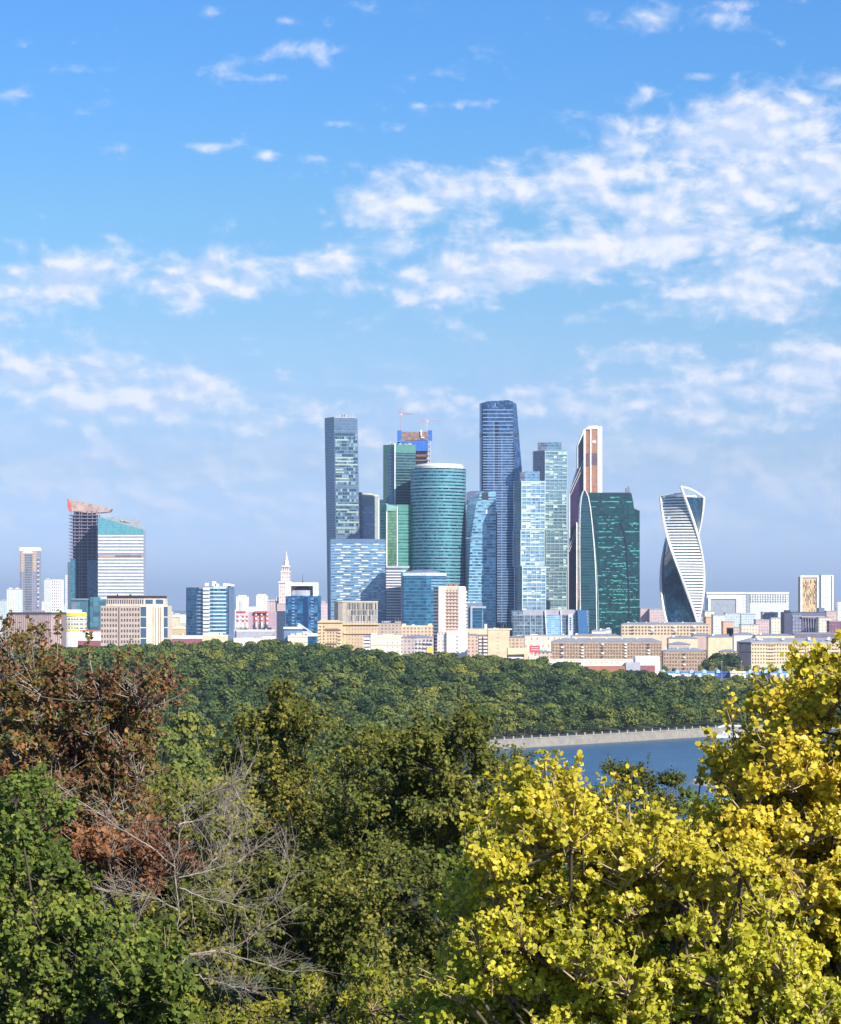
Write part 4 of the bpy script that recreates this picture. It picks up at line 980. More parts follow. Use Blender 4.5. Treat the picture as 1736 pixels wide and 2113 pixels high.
b = simple('apartment_block', 'pinkish narrow building between the red-trimmed block and the framed office', [(571, 4250), (589, 4250)], 1262, 25, winwall('stucco_faint', (.66, .62, .60), (.5, .42, .44), 7, 5, .4, .4))
simple('low_building', 'grey-lilac low building below the red-trimmed block', [(488, 3600), (566, 3600)], 1303, 30, wall('lilac_plain', (.42, .42, .50)), WHITE, cap=2.2, boxes=[(514, 540, 1299, winwall('lilac_win', (.55, .57, .66), (.2, .2, .3), 30, 4, .5, .8))])
simple('low_building', 'long white low roof left of the cream stepped house', [(482, 3300), (541, 3300)], 1318, 30, WHITE, wall('pale_roof', (.66, .66, .64)), boxes=[(500, 520, 1316, CREAM)])
simple('low_building', 'white stepped low house above the wood left of the blue-roofed hall', [(541, 3350), (567, 3350)], 1312, 30, WHITE, boxes=[(548, 560, 1310, CREAM)])
def canopy_hall():
    D = 3300; b = Bd('sport_hall', 'white hall with slanted truss and dark blue glazing below the framed office', 618, D)
    b.part('wall', MB().prism(foot([(586, D), (634, D)], 40), GZ, Z(1297, D)), wall('blue_shade_wall', (.14, .22, .38)))
    b.part('roof', MB().prism(foot([(585, D-2), (625, D-2)], 44), Z(1298, D), Z(1294, D)), WHITE)
    for o in (0, 4): b.part('roof_truss', MB().slab([(612, 1287+o), (618, 1286+o), (645, 1305+o), (645, 1307+o)], D-3+o*3, 2), wall('pale_rim', (.5, .5, .6)))
    b.part('front_house', MB().prism(foot([(594, D-10), (635, D-10)], 12), GZ, Z(1311, D)), winwall('cream_striped', (.76, .70, .56), (.55, .36, .22), 6.5, 60, .9, .14))
    m = MB()
    for px, w, y in ((600, 9, 1308), (612, 14, 1306), (624, 10, 1303), (630, 5, 1308)): m.prism(foot([(px, D-8), (px+w, D-8)], 8), Z(1311, D), Z(y, D))
    b.part('roof_cabin', m, WHITE)
    b.part('blue_wing', MB().prism(foot([(635, D-8), (655, D-8)], 20), GZ, Z(1313, D)), glass('royal_glass', []))
    b.part('white_cornice', MB().prism(foot([(633, D-9), (655, D-9)], 22), Z(1313, D), Z(1307, D)), WHITE)
canopy_hall()
simple('low_building', 'cream low house with white attic in front of the rounded glass office', [(418, 2900), (467, 2900)], 1312, 30, CREAM, WHITE, boxes=[(428, 450, 1306, WHITE)])
simple('warehouse', 'long low white building with dark red band right of the cream office', [(346, 2950), (418, 2950)], 1318, 30, wall('maroon_wall', (.30, .10, .12)), WHITE, cap=3.5)
simple('low_building', 'small cream house above the red maple left of the cream office', [(165, 2900), (207, 2900)], 1303, 30, wall('white_paint', (1, 1, 1)), wall('brick_roof', (.40, .16, .14)), cap=1.5, boxes=[(186, 204, 1294, WINB)])
simple('warehouse', 'long white shed with dark red wall stripe left of the cream office', [(160, 2850), (208, 2850)], 1322, 20, wall('maroon_wall', (.3, .1, .1)), WHITE, cap=4)
b = simple('apartment_block', 'yellowish small tower left of the rounded glass office', [(355, 3700), (368, 3700)], 1275, 25, CREAM, boxes=[(358, 364, 1272, CREAM)])
simple('low_building', 'beige hipped house between cream office and rounded glass office', [(356, 3500), (384, 3500)], 1298, 25, BEIGE, CREAM, hip=7)
simple('residential_tower', 'tiny pink tower seen left of the dashed slab', [(660, 6500), (676, 6500)], 1245, 30, winwall('pink_faint', (.66, .50, .52), (.45, .36, .44), 8, 6, .5, .5), cat='tower', boxes=[(664, 671, 1240, PINKW)])

# ============================================================ RIGHT FAR BUILDINGS
def lattice_block():
    D = 5600; b = Bd('lattice_office', 'very long white lattice building on the horizon right of the twisted tower', 1543, D)
    b.part('wall', MB().prism(foot([(1459, D), (1628, D)], 40), GZ, Z(1225, D)), winwall('lattice_wall', (.68, .70, .72), (.42, .46, .52), 7, 5.5, .55, .45))
    b.part('roof', MB().prism(foot([(1458, D-2), (1629, D-2)], 44), Z(1225.5, D), Z(1222, D)), WHITE)
    b.part('dark_wall', MB().prism(foot([(1468, D-2), (1520, D-2)], 3), GZ, Z(1236, D)), wall('grey_screen', (.30, .34, .40)))
    b.part('white_portal', MB().slab([(1462, 1290), (1462, 1232), (1523, 1232), (1523, 1290), (1520, 1290), (1520, 1236), (1467, 1236), (1467, 1290)], D-4, 5), WHITE)
    b.part('recess', MB().prism(foot([(1541, D-1), (1547, D-1)], 2), GZ, Z(1224, D)), wall('grey_screen', (0, 0, 0)))
    m = MB()
    for y in np.arange(1228, 1242, 3.6): m.prism(foot([(1548, D-2), (1628, D-2)], 2), Z(y+.9, D), Z(y, D))
    for px in np.arange(1550, 1628, 5.2): m.prism(foot([(px, D-3), (px+.9, D-3)], 2), Z(1243, D), Z(1225, D))
    b.part('facade_grid', m, WHITE)
    b.part('lower_screen', MB().prism(foot([(1548, D-1.2), (1627, D-1.2)], 2), GZ, Z(1243, D)), wall('pale_screen', (.60, .63, .66)))
lattice_block()
def tan_framed():
    D = 4600; b = Bd('tan_framed_tower', 'tan tower with scattered dark slits inside a white frame at the right edge', 1671, D, 'tower')
    q = foot([(1652.5, D), (1689.5, D)], 30)
    b.part('wall', MB().prism(q, GZ, Z(1190, D)), wall('tan_board', (.62, .44, .24)))
    b.part('white_frame', MB().slab([(1652.3, 1320), (1652.3, 1187.5), (1689.7, 1187.5), (1689.7, 1320), (1686.3, 1320), (1686.3, 1191.5), (1655.8, 1191.5), (1655.8, 1320)], D-1.5, 6), WHITE)
    b.part('shadow_top', MB().prism(foot([(1656, D-.3), (1686, D-.3)], 1), Z(1194, D), Z(1191, D)), GREY)
    rr = random.Random(3); m = MB()
    for _ in range(70):
        px = 1657.5+2.6*rr.randrange(11); y = 1196+rr.choice([0, 0, 26])+rr.random()*40
        if y > 1262: continue
        m.prism(foot([(px, D-.5), (px+1.1, D-.5)], 1), Z(y+rr.uniform(4, 8), D), Z(y, D))
    b.part('slit_window', m, wall('umber_slit', (.22, .17, .14)))
tan_framed()
b = simple('white_tower', 'white ribbed tower right of the tan framed tower', [(1696, 4700), (1720, 4700)], 1189, 25, winwall('white_ribs', (.76, .76, .78), (.50, .52, .60), 4.3, 12, .8, .4), WHITE, cap=2, cat='tower')
b.part('side_frame', MB().prism(foot([(1695.4, 4698), (1698, 4698)], 8), GZ, Z(1187.5, 4700)), WHITE); b.part('side_frame', MB().prism(foot([(1718, 4698), (1720.6, 4698)], 8), GZ, Z(1187.5, 4700)), WHITE)
simple('white_tower', 'thin white tower cut by the right edge of the picture', [(1729, 4700), (1745, 4700)], 1242, 25, W2, cat='tower')
DKB = winwall('slate_framed', (.17, .18, .26), (.30, .33, .42), 5.5, 5, .55, .6)
b = simple('slate_block', 'dark slate blue block with pale vertical bars below the tan tower', [(1619, 3900), (1634, 3896), (1704, 3902)], 1264, 40, wall('slate_dark', (.12, .13, .21)), DARK, boxes=[(1621, 1631, 1259, DARK), (1690, 1702, 1254, wall('violet_grey', (.2, .2, .3)))])
b.part('grey_wing', MB().prism(foot([(1636, 3895), (1655, 3895)], 6), GZ, Z(1269, 3900)), DKB)
m = MB()
for px in np.arange(1657, 1702, 5.5): m.prism(foot([(px, 3893), (px+1, 3893)], 2), GZ, Z(1272, 3900))
m.prism(foot([(1654, 3892), (1703, 3892)], 4), Z(1274, 3900), Z(1271.5, 3900)); b.part('pale_bar', m, wall('taupe_bar', (.42, .36, .38)))
far = [  # (x0, x1, ytop, D, label, kind)
 (1322, 1341, 1256, 4600, 'pink brick block with darker attic between green tower and twisted tower, left half', 'p'), (1341, 1373, 1258, 4580, 'pink and cream block touching the foot of the twisted tower', 'p'),
 (1455, 1475, 1262, 4100, 'bright cream block at the right foot of the twisted tower', 'c'), (1457, 1468, 1275, 3800, 'small orange block below the bright cream block', 'o'),
 (1472, 1497, 1270, 4000, 'white block with pale balconies right of the bright cream block', 'w'), (1493, 1514, 1284, 3800, 'orange-pink stepped house right of the white balcony block', 'o'),
 (1497, 1528, 1266, 5000, 'pale glassy block under the lattice building, leftmost', 'g'), (1530, 1560, 1268, 5050, 'pale grey-green block under the middle of the lattice building', 'g'),
 (1574, 1582, 1264, 4700, 'narrow pink slab beside the grey-framed office', 'p'), (1583, 1606, 1265, 4680, 'grey office with dark glass front under the lattice building', 'd'),
 (1592, 1622, 1276, 4200, 'cream and white low apartment group left of the slate block', 'c'), (1560, 1592, 1280, 4400, 'grey-pink low block among the far roofs', 'p'),
 (1530, 1565, 1290, 4000, 'low cream roofs left of the dark far trees', 'c'), (1500, 1526, 1296, 3800, 'low brown-pink roofs below the orange stepped house', 'p'),
 (1706, 1727, 1262, 4000, 'brown-pink terrace block right of the slate block', 'p'), (1712, 1745, 1283, 3700, 'plum red block at the right edge', 'm'),
 (1690, 1716, 1276, 3850, 'cream house with rows of dark windows under the white ribbed tower', 'c'),
 (350, 384, 1268, 7000, 'faint white building on the horizon left of the rounded glass office', 'w'), (346, 356, 1262, 7500, 'faint pale tower on the horizon beside the cream office', 'w'),
 (0, 14, 1240, 5200, 'pale green block at the left edge of the picture', 'g'), (86, 92, 1241, 5600, 'small pale block left of the bright slab tower', 'w'), (128, 139, 1250, 5600, 'small grey-blue block between bright slab tower and bare-slab tower', 'g'),
 (572, 590, 1247, 5200, 'rosy block right below the spire tower', 'p'), (514, 530, 1255, 5400, 'faint white block between the two pale slabs', 'w'), (471, 489, 1258, 6500, 'faint white roofs right of the rounded glass office', 'w'),
 (1240, 1262, 1300, 3400, 'small white roofs under the green glass tower', 'w'), (1222, 1250, 1303, 3300, 'white low roofs right of the glass podium', 'w')]
FM = {'p': winwall('far_pink', (.58, .44, .42), (.36, .28, .33), 5, 4.5, .5, .5), 'c': winwall('far_cream', (.76, .68, .54), (.40, .34, .32), 5, 4.5, .4, .5), 'o': winwall('far_orange', (.68, .42, .28), (.50, .32, .26), 5, 5, .35, .4),
      'w': winwall('far_white', (.74, .74, .74), (.42, .44, .52), 5, 4.5, .45, .5), 'g': winwall('far_glassy', (.52, .60, .60), (.34, .42, .48), 5, 5, .6, .6), 'd': winwall('far_dark', (.40, .42, .45), (.10, .18, .24), 40, 60, .8, .8), 'm': winwall('far_plum', (.20, .09, .13), (.3, .2, .25), 5, 4.5, .4, .5)}
for i, (x0, x1, yt, D, lb, k) in enumerate(far):
    w = x1-x0
    simple('far_building', lb, [(x0, D), (x1, D)], yt, 26, FM[k], cap=1.5, boxes=[(x0+w*.3, x0+w*.6, yt-2.2, WHITE if k in 'wcg' else PINKW)] if i % 2 else ())
# the hazy carpet of roofs that fills the plain up to the horizon: nobody could count it
def far_roofs():
    rr = random.Random(9); m = MB(); n = 0
    for k in range(900):
        D = rr.uniform(4300, 15000); x = rr.uniform(-.19, .19)*D
        w = rr.uniform(20, 90); d = rr.uniform(15, 50); h = rr.choice([9, 12, 15, 18, 24, 30])*(.7 if D < 6000 else 1.1)
        m.box((x, D, GZ+h/2), (w, d, h), rr.uniform(-.6, .6))
    o = m.build('distant_roofs', winwall('roofs_mass', (.50, .46, .46), (.3, .3, .36), 4, 5, .5, .5)); tag(o, 'hazy carpet of far low roofs reaching to the horizon', 'distant roofs', kind='stuff')
far_roofs()

# ============================================================ NEAR ROWS OF HOUSES
STO = lambda n, a, b_=(.25, .18, .16), **k: winwall(n, a, b_, 4.2, 4.6, .5, .5, **k)
def stalin_block():
    D = 3150; b = Bd('ornate_apartment_block', 'ochre ornate apartment block with heavy cornices and balconies below the dashed slab', 718, D)
    q = foot([(656, D), (707, D)], 30); OCH = wall('ochre_stone', (.62, .48, .30))
    OW = winwall('ochre_windows', (.58, .45, .29), (.34, .22, .16), 4.2, 3.6, .35, .5)
    b.part('wall', MB().prism(q, GZ, Z(1285, D)), wall('ochre_stone', (.6, .5, .3))); b.part('wall', MB().prism(foot([(707, D+5), (781, D+5)], 30), GZ, Z(1289, D)), OW)
    b.part('cornice', MB().prism(foot([(655, D-1.5), (708, D-1.5)], 33), Z(1285, D), Z(1282, D)), wall('ochre_stone', (.6, .5, .3)))
    b.part('cornice', MB().prism(foot([(707.5, D+3), (782, D+3)], 33), Z(1289.5, D), Z(1286.5, D)), wall('ochre_stone', (.6, .5, .3)))
    b.part('cornice', MB().prism(foot([(710, D+3.4), (781, D+3.4)], 3), Z(1308, D), Z(1306, D)), OCH)
    m = MB(); m.prism(foot([(672, D-1), (703, D-1)], 2), Z(1301, D), Z(1297, D)); m.prism(foot([(672, D-1), (694, D-1)], 2), Z(1330, D), Z(1327, D)); b.part('loggia', m, BROWNP)
    cnt = [0]
    windows(b, (X(657, D), D), (X(672, D), D), Z(1342, D), Z(1290, D), 2, 8, .42, .5, wall('umber_window', (.20, .11, .08), .4), count=cnt)
    windows(b, (X(674, D), D), (X(703, D), D), Z(1342, D), Z(1302, D), 5, 6, .4, .55, wall('umber_window', (.2, .1, .1), .4), count=cnt)
    m = MB()
    for i in range(7):
        for px, w in ((655.2, 5), (698, 6), (709, 5)): m.prism(foot([(px, D-1.6), (px+w, D-1.6)], 2), Z(1297+i*7+1.6, D), Z(1297+i*7, D))
    b.part('balcony', m, wall('pale_ochre', (.74, .60, .40)))
    b.part('roof', MB().prism(foot([(660, D+4), (700, D+4)], 20), Z(1282, D), Z(1280, D)), wall('ochre_stone', (.6, .5, .3)))
stalin_block()
def ribbed():
    D = 3300; b = Bd('ribbed_office', 'beige rounded office with tall narrow dark window slots above the ochre block', 736, D)
    q = foot([(690, D+10), (698, D+2), (707, D), (779, D)], 30)
    TP = wall('taupe_stone', (.48, .42, .34))
    b.part('wall', MB().prism(q, GZ, Z(1243, D)), TP)
    b.part('roof', MB().prism(scaled(q, .8), Z(1243, D), Z(1240.5, D)), wall('cream_plaster', (.7, .6, .5)))
    rr = random.Random(8); cnt = [0]; m = MB()
    for (y0, y1, n0) in ((1244.5, 1257.5, 718), (1259.5, 1269, 722), (1270.5, 1281, 719)):
        px = n0
        while px < 777:
            w = rr.choice([1.4, 2.0, 2.6])
            o = MB().prism(foot([(px, D-.4), (px+w, D-.4)], .8), Z(y1, D), Z(y0, D)); b.part('slot_window', o, WIN if rr.random() < .7 else GREY); px += w+rr.choice([1.2, 1.8, 2.4])
    for px in np.arange(693, 716, 3.2): m.prism(foot([(px, D+2 if px > 698 else D+8), (px+.9, D+1.4 if px > 698 else D+7)], 1.2), GZ, Z(1243, D))
    for px in np.arange(717, 780, 6): m.prism(foot([(px, D-.7), (px+.8, D-.7)], 1), GZ, Z(1243, D))
    b.part('stone_rib', m, wall('pale_rib', (.62, .56, .46)))
ribbed()
simple('apartment_block', 'grey-brown block with striped roof glazing right of the ochre block', [(781, 3200), (828, 3200)], 1286, 25, STO('taupe_win', (.48, .40, .34)), DARK, boxes=[(788, 806, 1282, winwall('slatted', (.6, .6, .6), (.12, .13, .2), 40, 2.4, .5, .9)), (815, 828, 1283, CREAM)])
b = simple('apartment_block', 'bright cream house with faint orange stripes in front of the ochre block', [(765, 2950), (828, 2950)], 1313, 30, winwall('cream_stripes', (.80, .72, .58), (.62, .44, .32), 8, 90, .95, .22), WHITE, cap=1.2, boxes=[(767, 778, 1307, WHITE), (790, 812, 1309, CREAM)])
c = windows(b, (X(795, 2950), 2950), (X(826, 2950), 2950), Z(1357, 2950), Z(1322, 2950), 3, 4, .12, .3, WIN)
m = MB()
for i in range(6): m.prism(foot([(751, 2948), (764, 2948)], 8), Z(1316+i*7+4, 2950), Z(1316+i*7, 2950))
b.part('balcony', m, WHITE); b.part('side_wall', MB().prism(foot([(752, 2951), (765.3, 2951)], 25), GZ, Z(1313, 2950)), wall('violet_grey', (.2, .2, .3)))
simple('apartment_block', 'long beige block with pale attic behind the grey block', [(828, 3250), (895, 3250)], 1294, 25, STO('beige_win', (.66, .50, .36)), wall('cream_plaster', (1, 1, 1)), cap=2.0, boxes=[(830, 838, 1287, CREAM), (884, 892, 1287, CREAM), (850, 856, 1289, WHITE)])
b = simple('apartment_block', 'grey-lilac block with balconies left of the white residential tower', [(828, 2980), (855, 2978), (895, 2980)], 1316, 30, STO('greyblock', (.46, .40, .40), (.18, .15, .2), lit=.35), ROOF, hip=5)
cnt = windows(b, (X(858, 2980), 2979), (X(893, 2980), 2979), Z(1356, 2980), Z(1318, 2980), 5, 5, .45, .5, wall('plum_window', (.10, .08, .13), .4))
b.part('white_sill', (lambda m: ([m.prism(foot([(860+i*7, 2976), (864+i*7, 2976)], 2), Z(1327+j*9, 2980), Z(1325+j*9, 2980)) for i in range(5) for j in range(4)], m)[1])(MB()), WHITE)
bb = Bd('yellow_billboard', 'yellow hoarding on the grey-lilac block', 888, 2970, 'billboard', z=Z(1347, 2970)); bb.part('board', MB().prism(foot([(881, 2970), (894, 2970)], 1), Z(1347, 2970), Z(1337, 2970)), wall('yellow_board', (.75, .52, .08))); bb.part('post', MB().prism(foot([(887, 2971), (888, 2971)], .8), GZ, Z(1347, 2970)), GREY)
def white_res():
    D = 3000; b = Bd('residential_tower', 'white residential tower with pink central strip of windows in front of the round tower', 930, D, 'tower')
    zt = Z(1212, D)
    SB = wall('side_shade_panel', (.50, .44, .44))
    b.part('wall', MB().prism(foot([(895, D+12), (905, D), (962, D)], 26), GZ, zt), wall('peach_panel', (.66, .46, .36)))
    b.part('white_pier', MB().prism(foot([(905.5, D-.7), (919.5, D-.7)], 3), Z(1304, D), zt+1.2), WHITE)
    b.part('white_pier', MB().prism(foot([(946.5, D-.7), (960.5, D-.7)], 3), Z(1304, D), zt+1.2), WHITE)
    wn = wall('brown_grey_window', (.24, .19, .20), .3); cnt = [0]
    windows(b, (X(920, D), D-.1), (X(946.5, D), D-.1), Z(1299, D), Z(1216, D), 4, 12, .5, .5, wn, count=cnt)
    m = MB(); ya = 1216.0
    for i in range(12): m.prism(foot([(920, D-1.4), (946, D-1.4)], 1.8), Z(ya+6.3, D), Z(ya+4.9, D)); ya += 6.92
    b.part('window_ledge', m, wall('peach_pale', (.70, .54, .46)))
    m = MB()
    for i in range(20): m.prism(foot([(894, D+9), (903.5, D-.5)], 3), Z(1216+i*7+3.6, D), Z(1216+i*7, D))
    b.part('balcony', m, WHITE)
    m = MB()
    for i in range(20): m.prism(foot([(961, D+1), (964.3, D+3)], 4), Z(1220+i*7+3.6, D), Z(1220+i*7, D))
    b.part('balcony', m, WHITE)
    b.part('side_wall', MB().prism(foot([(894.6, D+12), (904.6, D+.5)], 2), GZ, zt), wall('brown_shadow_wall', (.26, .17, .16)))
    b.part('lower_wall', MB().prism(foot([(903, D-2), (922, D-2)], 10), GZ, Z(1306, D)), winwall('lower_checks', (.76, .70, .64), (.38, .32, .34), 4.2, 4, .5, .5))
    b.part('lower_block', MB().prism(foot([(922, D-6), (965, D-6)], 20), GZ, Z(1303, D)), WHITE)
    windows(b, (X(940, D), D-6.1), (X(947, D), D-6.1), Z(1356, D), Z(1310, D), 1, 6, .5, .35, wn, name='stair_window')
    r = b.part('roof', MB().prism(foot([(919, D+2), (947, D+2)], 20), zt, Z(1209, D)), wall('peach_pale', (1, 1, 1)))
    m = MB(); m.tube([(X(921, D), D+4, Z(1209, D)), (X(926, D), D+4, Z(1205, D)), (X(931, D), D+4, Z(1209, D))], .7, 5); m.tube([(X(931, D), D+4, Z(1209, D)), (X(936, D), D+4, Z(1204, D)), (X(940, D), D+4, Z(1209, D))], .7, 5)
    m.box((X(943, D), D+5, Z(1207, D)), (2, 2, 3)); b.part('roof_frame', m, wall('rust_frame', (.45, .16, .10)), r)
white_res()
simple('apartment_block', 'long beige block with flat roof right behind the white residential tower', [(962, 3200), (1052, 3200)], 1300, 25, CREAM, wall('cream_plaster', (1, 1, 1)), cap=1.5, boxes=[(1000, 1005, 1294, WHITE), (1020, 1030, 1296, GREY)])
simple('apartment_block', 'peach-brown block between white residential tower and balcony block', [(965, 3020), (989, 3020)], 1311, 25, STO('peach_brown', (.54, .42, .35)), ROOF, hip=3)
def balc_block():
    D = 2950; b = Bd('apartment_block', 'cream blank-walled slab with tiny windows and white balconies on its left side', 1022, D)
    b.part('wall', MB().prism(foot([(1007, D), (1051, D)], 26), GZ, Z(1300, D)), wall('cream_rendered', (.66, .54, .36)))
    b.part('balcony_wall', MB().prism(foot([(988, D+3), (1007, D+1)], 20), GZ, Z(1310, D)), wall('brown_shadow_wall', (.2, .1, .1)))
    m = MB()
    for i in range(7):
        for x0, x1 in ((988.5, 994), (998, 1006)): m.prism(foot([(x0, D), (x1, D)], 3), Z(1314+i*7+3.5, D), Z(1314+i*7, D))
    b.part('balcony', m, WHITE)
    windows(b, (X(1025, D), D-.1), (X(1031, D), D-.1), Z(1358, D), Z(1304, D), 1, 7, .7, .2, wall('sand_window', (.42, .35, .30), .5))
    b.part('roof', MB().prism(foot([(1006, D-.5), (1057, D-.5)], 27), Z(1300, D), Z(1297, D)), wall('cream_plaster', (1, 1, 1)))
    b.part('pipe', MB().box((X(1003, D), D+8, Z(1293, D)), (3, 3, 6)), WHITE)
balc_block()
simple('apartment_block', 'orange-tan house with grey roof right of the cream blank slab', [(1048, 3080), (1082, 3080)], 1316, 25, STO('orange_tan', (.60, .44, .31)), ROOF, hip=4)
simple('apartment_block', 'pale cream house with two dark openings above the red billboard', [(1083, 3120), (1172, 3120)], 1313, 25, winwall('pale_two', (.74, .66, .54), (.42, .36, .34), 9, 7, .3, .4), GREY, cap=1.5, boxes=[(1095, 1110, 1309, WHITE)])
b = simple('low_building', 'cream portal-shaped low building left of the red billboard', [(1048, 2860), (1092, 2860)], 1341, 25, wall('shade_recess', (.22, .18, .22)), wall('cream_plaster', (1, 1, 1)), cap=2)
b.part('portal_frame', MB().slab([(1048, 1351), (1048, 1339), (1092, 1339), (1092, 1366), (1082, 1366), (1082, 1350)], 2857, 4), CREAM)
b.part('white_beam', MB().prism(foot([(1049, 2857), (1081, 2857)], 3), Z(1359, 2860), Z(1356, 2860)), WHITE)
bb = Bd('red_billboard', 'red billboard with two lines of white lettering on the low roofs', 1103, 2840, 'billboard', z=Z(1347, 2840))
bo = bb.part('board', MB().prism(foot([(1093, 2840), (1114, 2840)], .8), Z(1346.5, 2840), Z(1332.5, 2840)), wall('red_board', (.72, .05, .08), .5))
m = MB(); rr = random.Random(4)
for y in (1335.5, 1340.0):
    px = 1096.5
    while px < 1111: w = rr.uniform(.5, 1.4); m.prism(foot([(px, 2839.8), (px+w, 2839.8)], .3), Z(y+1.8, 2840), Z(y, 2840)); px += w+.5
bb.part('lettering', m, WHITE, bo); bb.part('post', MB().prism(foot([(1099, 2841), (1100, 2841)], .6), GZ, Z(1347, 2840)).prism(foot([(1107, 2841), (1108, 2841)], .6), GZ, Z(1347, 2840)), GREY)
simple('low_building', 'small beige house with grey roof right below the red billboard', [(1105, 2900), (1140, 2900)], 1346, 20, STO('sandy', (.62, .50, .38)), ROOF, hip=4)
simple('low_building', 'small cream annex left of the long white wall', [(1092, 2830), (1112, 2830)], 1356, 16, CREAM, WHITE)
def brown_block(name, label, x0, x1, D, yt, hipp, nx, nz, ybot, cols, maxn=100):
    b = simple(name, label, [(x0, D), (x1, D)], yt, 22, wall('brown_brick_wall', (.41, .31, .22), .9, .25, .3), ROOF, hip=hipp)
    cnt = [0]; mats = [wall('umber_window', (.2, .1, .1)), wall('grey_pane', (.35, .33, .34), .4)]
    sk = lambda i, j: i in cols
    windows(b, b.poly[0], b.poly[1], Z(ybot, D), Z(yt+2, D), nx, nz, .55, .55, mats[0], skip=sk, count=cnt, maxn=maxn)
    rr = random.Random(nx); m = MB(); m2 = MB(); W = x1-x0
    for i in cols:
        px = x0+W*(i+.1)/nx
        for j in range(nz):
            y = yt+3+j*(ybot-yt-2)/nz
            (m if rr.random() < .55 else m2).prism(foot([(px, D-1.4), (px+W*.8/nx, D-1.4)], 2), Z(y+2.6, D), Z(y, D))
    b.part('balcony', m, WHITE)
    if m2.v: b.part('loggia', m2, wall('plum_window', (.1, .1, .1)))
    m = MB()
    for k in range(max(3, nx//6)): m.box((X(x0+W*(.08+k*.84/max(3, nx//6)), D), D+9, b.zt+hipp*D/FOC*.8), (1.6, 1.6, 2.4))
    b.part('chimney', m, WHITE, b.roof)
    return b
brown_block('brick_apartment_block', 'long brown brick block with balcony columns behind the long white wall', 1140, 1366, 3000, 1325, 8, 38, 6, 1365, (3, 10, 17, 25, 33))
brown_block('brick_apartment_block', 'shorter brown brick house with grey hipped roof right of the long brown block', 1369, 1457, 2930, 1345, 8, 15, 5, 1384, (7,))
simple('low_building', 'small yellow-brown house between dark trees left of the long beige block', [(1487, 2960), (1522, 2960)], 1345, 18, STO('yellow_brown', (.64, .46, .28), (.2, .14, .12)), ROOF, hip=5)
def long_wall():
    D = 2820; b = Bd('long_white_hall', 'very long low cream-white hall with taller blank right end before the brown block', 1230, D)
    Wm = wall('warm_white', (.80, .74, .60))
    b.part('wall', MB().prism(foot([(1103, D), (1320, D)], 20), GZ, Z(1362, D)), Wm)
    b.part('end_block', MB().prism(foot([(1312, D-3), (1362, D-3)], 26), GZ, Z(1354.5, D)), wall('warm_white', (1, 1, 1)))
    b.part('roof', MB().prism(foot([(1102, D-.5), (1319, D-.5)], 21), Z(1362, D), Z(1361, D)), WHITE)
    b.part('dark_band', MB().prism(foot([(1160, D-.4), (1200, D-.4)], 1), Z(1371, D), Z(1367, D)), WIN)
    windows(b, (X(1204, D), D-.1), (X(1280, D), D-.1), Z(1369.5, D), Z(1366, D), 7, 1, .55, .5, wall('grey_pane', (.3, .3, .3)))
    b.part('brick_base', MB().prism(foot([(1208, D-8), (1292, D-8)], 8), GZ, Z(1374, D)), wall('brick_base', (.36, .15, .10)))
    b.part('grey_gate', MB().prism(foot([(1292, D-9), (1322, D-9)], 8), GZ, Z(1366, D)), wall('lilac_plain', (.4, .4, .5)))
    b.part('maroon_shed', MB().prism(foot([(1323, D-9), (1352, D-9)], 8), GZ, Z(1373, D)), wall('maroon_wall', (.3, .1, .1)))
long_wall()
def beige_long():
    D = 3000; b = simple('long_beige_block', 'long sunlit beige block with grey roof and regular windows at the right edge', [(1526, D+16), (1551, D), (1775, D+6)], 1326, 26, wall('cream_rendered', (.7, .6, .5)), wall('blue_slate_roof', (.24, .27, .33)), hip=9)
    b.part('end_wall', (lambda m: (edge_box(m, b.poly[0], b.poly[1], 0, 1, GZ, b.zt-.2, .3), m)[1])(MB()), PINKW)
    b.part('cornice', (lambda m: (edge_box(m, b.poly[1], b.poly[2], 0, 1, b.zt-1.3, b.zt-.2, .9), edge_box(m, b.poly[1], b.poly[2], 0, 1, Z(1345, D), Z(1344, D), .6), m)[2])(MB()), CREAM)
    b.part('end_cornice', (lambda m: (edge_box(m, b.poly[0], b.poly[1], 0, 1, b.zt-2.2, b.zt-.1, .9), edge_box(m, b.poly[0], b.poly[1], 0, 1, Z(1347, D), Z(1345.5, D), .7), m)[2])(MB()), BROWNP)
    cnt = [0]; windows(b, b.poly[1], (b.poly[1][0]+(b.poly[2][0]-b.poly[1][0])*.84, b.poly[1][1]+5), Z(1371, D), Z(1328, D), 33, 6, .45, .5, wall('rust_grey_window', (.20, .12, .10), .4), count=cnt)
    m = MB()
    for c0 in (6, 17, 29):
        for j in range(6): edge_box(m, b.poly[1], b.poly[2], c0/39, (c0+2.2)/39, Z(1332+j*7, D), Z(1331+j*7+.2, D), 1.3)
    b.part('balcony', m, wall('salmon_rail', (.58, .36, .28)))
    m = MB()
    for px in (1568, 1618, 1672, 1713): m.box((X(px, D), D+8, Z(1318, D)), (3, 2.5, 3.5))
    b.part('chimney', m, WHITE, b.roof)
beige_long()
b = brown_block('row_apartment_block', 'long pale five-storey block with balconies in front of green tower and twisted tower', 1283, 1463, 3350, 1289, 5, 27, 3, 1311, (3, 9, 16, 22), 100)
for o in b.o.children:
    if o.name.startswith('wall'): o.data.materials.clear(); o.data.materials.append(wall('sand_plaster', (.60, .49, .35)))
